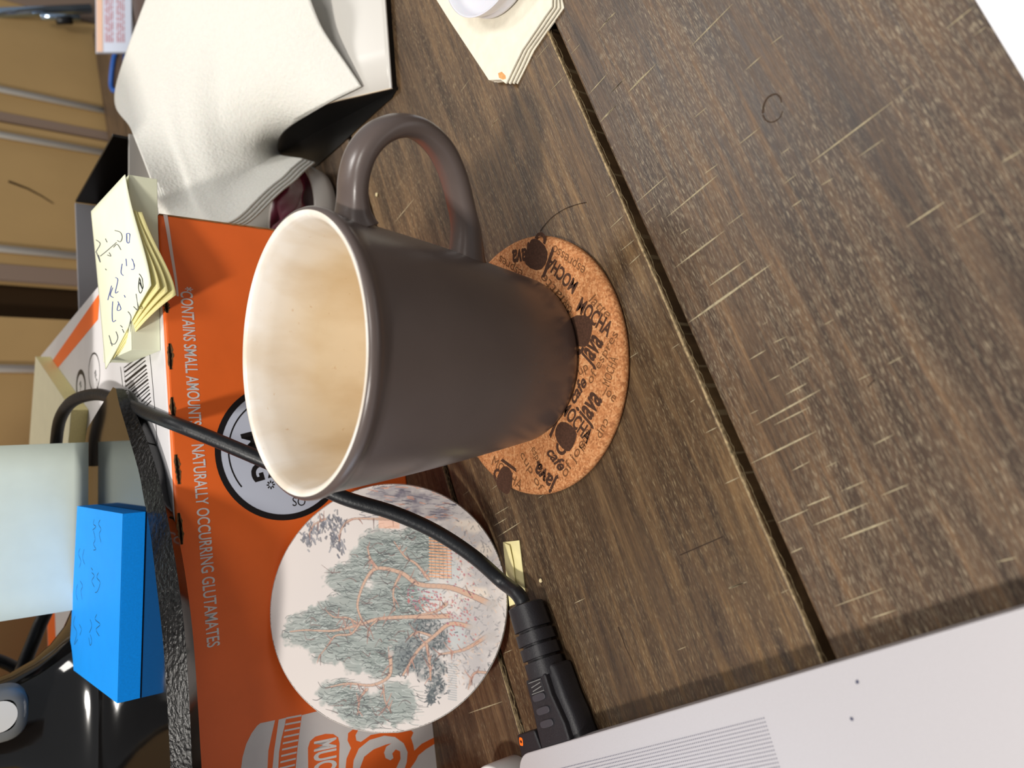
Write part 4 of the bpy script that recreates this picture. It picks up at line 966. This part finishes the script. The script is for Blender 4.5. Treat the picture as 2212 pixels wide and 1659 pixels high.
# blue pad on the stand
bz = 110.8
f0 = at_z((315, 1105), bz)[:2]; f1 = at_z((303, 1508), bz)[:2]
tz = 118.6
b0 = at_z((168, 1093), tz)[:2]; b1 = at_z((150, 1440), tz)[:2]
bp = thing('sticky_note_pad', (*((f0+f1+b0+b1)/4), bz), 'bright blue sticky note pad with faint handwriting on the black stand', 'note pad')
prism('sheets', [(*f0, tz), (*f1, tz), (*b1, tz), (*b0, tz)], (0, 0, bz-tz), M_blue2, bp, bev=0.15)
prism('top_sheet', [(*f0, tz+.2), (*f1, tz+.2), (*b1, tz+.2), (*b0, tz+.2)], (0, 0, -0.18), M_blue, bp)
FB = Frame((0, 0, tz+0.2), (1, 0, 0), (0, 1, 0))
def zb4(L): return [FB.loc((L[i]/2.77, 1060+L[i+1]/2.77)) for i in range(0, len(L), 2)]
bw = []
for L in ([565,170, 560,200, 575,215, 555,235],[600,175, 590,200, 605,230, 595,260, 605,310],[560,240, 570,290, 560,320, 575,350, 560,355],[480,345, 470,380, 485,420, 475,460],[505,350, 495,400, 508,440],[545,460, 555,475],[550,490, 565,510, 550,540, 565,575],[590,490, 580,520, 600,550, 585,600, 570,610],[480,540, 495,570, 485,600, 492,650],[465,560, 455,610, 465,655],[580,740, 570,770, 600,800, 575,830, 595,870],[540,770, 550,810, 535,850],[540,860, 550,900, 540,925, 532,880],[450,750, 440,800, 460,850, 445,920, 465,890],[475,800, 488,830, 478,865]):
    bw += stroke(catmull([(*p, 0) for p in zb4(L)], 4)[:, :2] if len(L) > 4 else zb4(L), 0.26)
setp(decal('handwriting', bw, FB, M_penk, bp, 0.06), 'faint pen scribbles', kind='stuff')

# ================================================================== black box with the bowed white lid, napkin, dish
ob = thing('open_box', (165, 370, 0), 'black paperboard box with a bowed white top beside the mug handle', 'box')
WX = 137.0
cur = [(316.5, 3.8), (333.4, 10.0), (356.3, 17.7), (384.4, 19.3), (412.2, 17.2), (436.7, 11.3), (451.2, 3.2)]
cy = catmull([(0, y, z) for y, z in cur], 5)[:, 1:]
tb = np.linspace(0, 1, len(cy))
def bow(u, v):
    y = np.interp(u, tb, cy[:, 0]); z = np.interp(u, tb, cy[:, 1]); x = WX+v*120
    return np.array([x, y+v*120*0.14, z])
lid = grid('bowed_top', bow, 30, 6, None, ob, thick=1.1, mats=[M_card, M_bcard], moff=1)
V = []; F = []
for y, z in cy: V += [(WX+0.6, y, z-0.8), (WX+0.6, y, 0)]
for i in range(len(cy)-1): F.append((2*i, 2*i+1, 2*i+3, 2*i+2))
wl = mesh('end_wall', V, F, M_bcard, ob); m = wl.modifiers.new('s', 'SOLIDIFY'); m.thickness = 1.2*S; m.offset = 0
V = []; F = []
for y, z in cy: V += [(WX-0.1, y, z+0.12), (WX-0.1, y, z-0.7)]
for i in range(len(cy)-1): F.append((2*i, 2*i+1, 2*i+3, 2*i+2))
eg = mesh('cut_edge', V, F, M_edge, ob); m = eg.modifiers.new('s', 'SOLIDIFY'); m.thickness = 0.3*S; m.offset = 0
prism('front_wall', [(WX+0.6, 317.6, 3.0), (WX+120, 334.4, 3.0), (WX+120, 335.6, 3.0), (WX+0.6, 318.8, 3.0)], (0, 0, -3.0), M_bcard, ob)
prism('front_lip', [(WX-0.2, 316.0, 4.3), (WX+120, 332.8, 4.3), (WX+120, 334.4, 4.3), (WX-0.2, 317.6, 4.3)], (0, 0, -1.0), M_card, ob, bev=0.3)
prism('table_shade_sheet', [(x_, y_, 0.7) for x_, y_ in ((WX, 318), (134.5, 321.5), (133.8, 326), (128.5, 352), (124, 372), (119, 398), (118, 430), (WX, 451))], (0, 0, -0.65), M_bcard, ob)  # black sheet added on the table, stands in for shadow beside the box

rb = thing('open_box', (110, 500, 0), 'tall open black box with a grey lip standing behind the napkin', 'box')
kA = at_z((163, 437), 90); kB = at_z((262, 262), 90); kB = kA+(kB-kA)*0.84; kC = at_z((173, 720), 90)
def wallp(name, p, q_, z0, z1, t, m, par=None):
    p = np.array(p, float); q_ = np.array(q_, float); d_ = (q_-p)[:2]; d_ /= np.linalg.norm(d_); nn = np.array([-d_[1], d_[0], 0])*t
    P = [np.array([p[0], p[1], z1]), np.array([q_[0], q_[1], z1])]
    return prism(name, [P[0], P[1], P[1]+nn, P[0]+nn], (0, 0, z0-z1), m, rb, bev=0.2)
wallp('side_wall', kB, kA, 0, 90, -1.6, M_bcard)
wallp('back_wall', kA, kC, 0, 78, -1.6, M_bcard)
wallp('grey_lip', kA+np.array([-0.5, -1.0, 0]), kC+np.array([0, -1.0, 0]), 77.5, 90.3, -1.5, M_gcard)
kD = at_y((284, 290), 452); kE = at_y((293, 480), 452)
wallp('white_panel', kE, kD, 0, 82.5, 1.6, M_card)

CT = [[(655,342,18),(590,327,15),(604,281,19.5),(700,224,19.2),(778,186,12)],
      [(598,392,38),(545,352,36),(540,272,36),(612,150,32),(703,72,23)],
      [(505,474,60),(472,402,57),(452,262,54),(500,92,47),(628,-70,36)],
      [(425,482,70),(402,404,69),(372,264,67),(385,84,61),(486,-120,52)],
      [(345,476,80),(331,402,84),(284,282,81),(249,190,75),(352,-100,63)]]
CT3 = np.array([[at_z(p[:2], p[2]) for p in row] for row in CT])
def cr1(P, t):
    m_ = len(P)-1; x = min(max(t, 0), 1)*m_; i = min(int(x), m_-1); f = x-i
    a, b, c, d_ = P[max(i-1, 0)], P[i], P[i+1], P[min(i+2, m_)]
    return 0.5*((2*b)+(-a+c)*f+(2*a-5*b+4*c-d_)*f*f+(-a+3*b-3*c+d_)*f**3)
def napf(dz, spread=0.0):
    def f(u, v):
        p = cr1(np.array([cr1(CT3[i], v) for i in range(5)]), u)
        r = 1.2*math.exp(-((u-0.62-0.25*v)/0.05)**2)-0.9*math.exp(-((u-0.35-0.5*(v-.3))/0.06)**2)+0.5*math.sin(9*u+5*v)+0.4*math.sin(4*u-13*v)+0.25*math.sin(21*u+2*v)
        p = p+np.array([0, 0, r*1.3*math.sin(math.pi*min(max(u, .0), 1))+dz*(1-min(v*1.15, 0.92))])
        if spread: p = p+np.array([-0.5, -1.0, 0])*spread*(1-v)*(1-u*0.6)
        return p
    return f
nb0 = napf(0)(0.5, 0.5)
nap = thing('napkin', (nb0[0], nb0[1], 25), 'large folded white paper napkin draped over the black box behind the mug', 'napkin')
grid('top_layer', napf(0), 60, 60, M_nap, nap, thick=0.8)
grid('layer', napf(-1.6, 1.0), 40, 40, M_nap, nap, thick=0.8); grid('layer', napf(-3.2, 2.2), 40, 40, M_nap, nap, thick=0.8)
grid('layer', napf(-4.8, 3.0), 40, 40, M_nap, nap, thick=0.8)

dish = thing('dish', (92, 386, 0), 'small round white dish with a maroon inside half hidden behind the mug rim', 'dish')
dc = np.array([87.5, 398.0])
lathe('bowl', [(0.01, 0), (22, 0), (27, 3), (28.6, 8), (29.2, 15.5), (28.6, 16.4), (27.4, 16), (26.6, 10), (24, 5), (0.01, 3.5)], (dc[0], dc[1], 0), None, dish, n=64, mats=[M_china, M_maroon], fmf=lambda k: 0 if k < 6 else 1)
pc = thing('pouch', (84, 384, 4), 'shiny maroon wrapper lying in the small white dish', 'wrapper')
def pf_(u, v):
    x = -20+40*u; y = -20+38*v; k = 1-0.16*(u-0.5)**2
    return np.array([dc[0]+x*k, dc[1]+y*k, 16+4*math.sin(7*u+2)*math.cos(4*v)+2.5*math.sin(13*u+4*v)])
grid('foil', pf_, 16, 16, M_maroon, pc, thick=0.5)

# ================================================================== second napkin with a cup, white paper, tin, far things
n2 = [at_z(p, 1.2) for p in ((946, -8), (985, 52), (1030, 120), (1068, 178), (1094, 176), (1105, 185), (1122, 150), (1140, 112), (1172, 66), (1190, 40), (1204, 20), (1206, -20), (1180, -60), (960, -60))]
nk2 = thing('napkin', tuple(np.array(n2).mean(0)[:2])+(0,), 'cream folded paper napkin with an orange stain under the white plastic dish', 'napkin')
for k in range(4):
    c = np.array(n2).mean(0); P = []
    for i, p in enumerate(n2):
        e = (p-c); P.append(c+e*(1+0.006*math.sin(i*2.1+k*1.7))-np.array([0, 1.4*(3-k)*(1 if 4 <= i <= 10 else 0.1), 0])*0.55+np.array([0, 0, 0.4+1.25*k-1.2]))
    prism('layer', P, (0, 0, -0.95), M_nap2, nk2, bev=0.3)
N2Z = 0.4+1.25*3
F2 = Frame((0, 0, N2Z), (1, 0, 0), (0, 1, 0)); q = [F2.loc(p) for p in ((1078, 168), (1076, 158), (1084, 155), (1092, 163), (1093, 170), (1086, 172))]
decal('stain', [q], F2, M_stain, nk2, 0.05)
cq = at_z((1082, -100), N2Z+1)
cup2 = thing('plastic_dish', (cq[0], cq[1], N2Z), 'low white plastic dish on the cream napkin at the edge of the view', 'dish')
lathe('body', [(0.01, 0.3), (22.5, 0.3), (23.6, 1.2), (23.8, 2.4), (23.2, 3.6), (24.4, 6), (25.4, 9.0), (25.6, 9.5), (24.8, 9.3), (23.6, 6), (21.6, 4), (0.01, 3.4)], (cq[0], cq[1], N2Z), M_lav, cup2, n=72)

wp = [at_z(p, 1.6) for p in ((2100, -12), (2216, 178))]
du = (wp[1]-wp[0]); du /= np.linalg.norm(du); dw = np.array([du[1], -du[0], 0])
if dw[0] < 0 and dw[1] > 0: dw = -dw
wpt = [wp[0]-du*60, wp[1]+du*70, wp[1]+du*70+dw*100, wp[0]-du*60+dw*100]
setp(prism('paper_stack', wpt, (0, 0, -1.4), M_paper, base=tuple(np.array(wpt).mean(0)[:2])+(0.2,), bev=0.1), 'bright white stack of paper at the near right corner of the table', 'paper')

tq = at_z((1066, 1734), 14)
tin = thing('tin', (tq[0], tq[1], 0), 'round white-rimmed tin with blue and yellow print beside the laptop corner', 'tin')
lathe('body', [(0.01, 0), (12.4, 0), (12.8, 0.6), (12.8, 13), (12.4, 14), (11.2, 14.2), (10.6, 13.4), (0.01, 13.4)], (tq[0], tq[1], 0), M_tinw, tin, n=56)
FT = Frame((tq[0], tq[1], 13.5), (1, 0, 0), (0, 1, 0))
decal('printed_disc', [circle(0, 0, 10.4)], FT, M_tinb, tin, 0.02); decal('printed_arc', annulus(0, 0, 7.8, 9.6, 20, 1.9, 3.3), FT, M_tiny, tin, 0.06)

pb = at_z((286, 106), 0); pd = pb+np.array([90, 4, 0])
pk = thing('printed_card', (*((pb+pd)/2)[:2], 0), 'small pale card box with faded red print standing at the back of the table', 'card')
zt = at_y((214, 88), pb[1])[2]
prism('card_body', [(pb[0]-3, pb[1], 0.4), (pd[0], pd[1], 0.4), (pd[0], pd[1]+zt*0.75, zt*0.9), (pb[0]-3, pb[1]+zt*0.75, zt*0.9)], (0, 5, -0.3), M_pkt, pk, bev=0.4)
FK = Frame((pb[0], pb[1], 0.4), (90, 4, 0), (0, 0.75, 0.9))
decal('peach_edge', [[(-2.8, zt*1.16), (89, zt*1.16), (89, zt*0.96), (-2.8, zt*0.96)]], FK, M_pink, pk, 0.1)
rl = []
for k in range(9):
    z = zt*0.86-k*zt*0.075
    if k == 4: continue
    x = 6
    while x < 84: L = random.uniform(3, 10); rl += stroke([(x, z), (x+L, z)], zt*0.03); x += L+1.4
setp(decal('red_print', rl, FK, M_red, pk, 0.1), 'rows of faded red small print', kind='stuff')
lp = [at_z(p, 2.5) for p in ((255, 103), (262, 101), (269, 108), (271, 130), (268, 158), (262, 184), (250, 196), (243, 193), (240, 180), (242, 150), (247, 122))]
setp(tube('rubber_band', lp, 2.2, M_loop, base=lp[0], n=8, closed=True), 'blue rubber loop lying beside the pale card at the back', 'rubber band')
ps0 = at_z((196, 19), 0); ps1 = at_y((-30, 29), ps0[1])
po_ = thing('chrome_post', tuple(ps0), 'slim chrome post with a small foot in front of the tan partition', 'post')
V, F = sweep([ps0, ps1+(ps1-ps0)*0.6], ring(5.0, 16)); mesh('post', V, F, M_chrome, po_, smooth=True)
fa, fb = at_y((172, 38), ps0[1]-8), at_y((88, 36), ps0[1]-8)
V, F = sweep([fa, fb], ring(3.2, 12)); mesh('clamp', V, F, M_chrome, po_, smooth=True)
fa, fb = at_y((155, 44), ps0[1]-9), at_y((122, 44), ps0[1]-9)
V, F = sweep([fa, fb], ring(4.2, 12)); mesh('grip', V, F, M_rub, po_, smooth=True)
cb = [at_y(p, 455) for p in ((108, 1292), (100, 1320), (86, 1350), (72, 1385), (56, 1425), (40, 1470))]
setp(tube('power_cable', cb, 3.4, M_rub, base=cb[0], n=12), 'black cable with a bluish sheen passing behind the monitor neck', 'cable')
cb = [at_y(p, 470) for p in ((-30, 1418), (2, 1428), (30, 1441), (60, 1462))]
setp(tube('power_cable', cb, 3.0, M_rub, base=cb[0], n=12), 'short black cable end left of the monitor neck near the top', 'cable')
# hair and crumbs
hr = [at_z(p, 0.25) for p in ((1166, 500), (1178, 484), (1196, 466), (1222, 450), (1248, 441), (1266, 437))]
setp(tube('hair', hr, 0.11, M_hair, base=hr[0], n=5, res=4), 'single dark hair on the table beside the cork coaster', 'hair')
for px, r, lab in (((816, 421), 1.0, 'pale crumb on the table inside the mug handle loop'), ((1170, 1254), 0.8, 'small pale crumb on the table near the plug')):
    q = at_z(px, 0); bm = bmesh.new(); bmesh.ops.create_icosphere(bm, subdivisions=2, radius=r)
    for v in bm.verts: v.co *= random.uniform(0.75, 1.15); v.co.z *= 0.6
    bm.verts.ensure_lookup_table(); zmin = min(v.co.z for v in bm.verts)
    setp(mesh('crumb', [(q[0]+v.co.x, q[1]+v.co.y, v.co.z-zmin) for v in bm.verts], [tuple(v.index for v in f.verts) for f in bm.faces], M_crumb, base=tuple(q)), lab, 'crumb', 'crumbs'); bm.free()
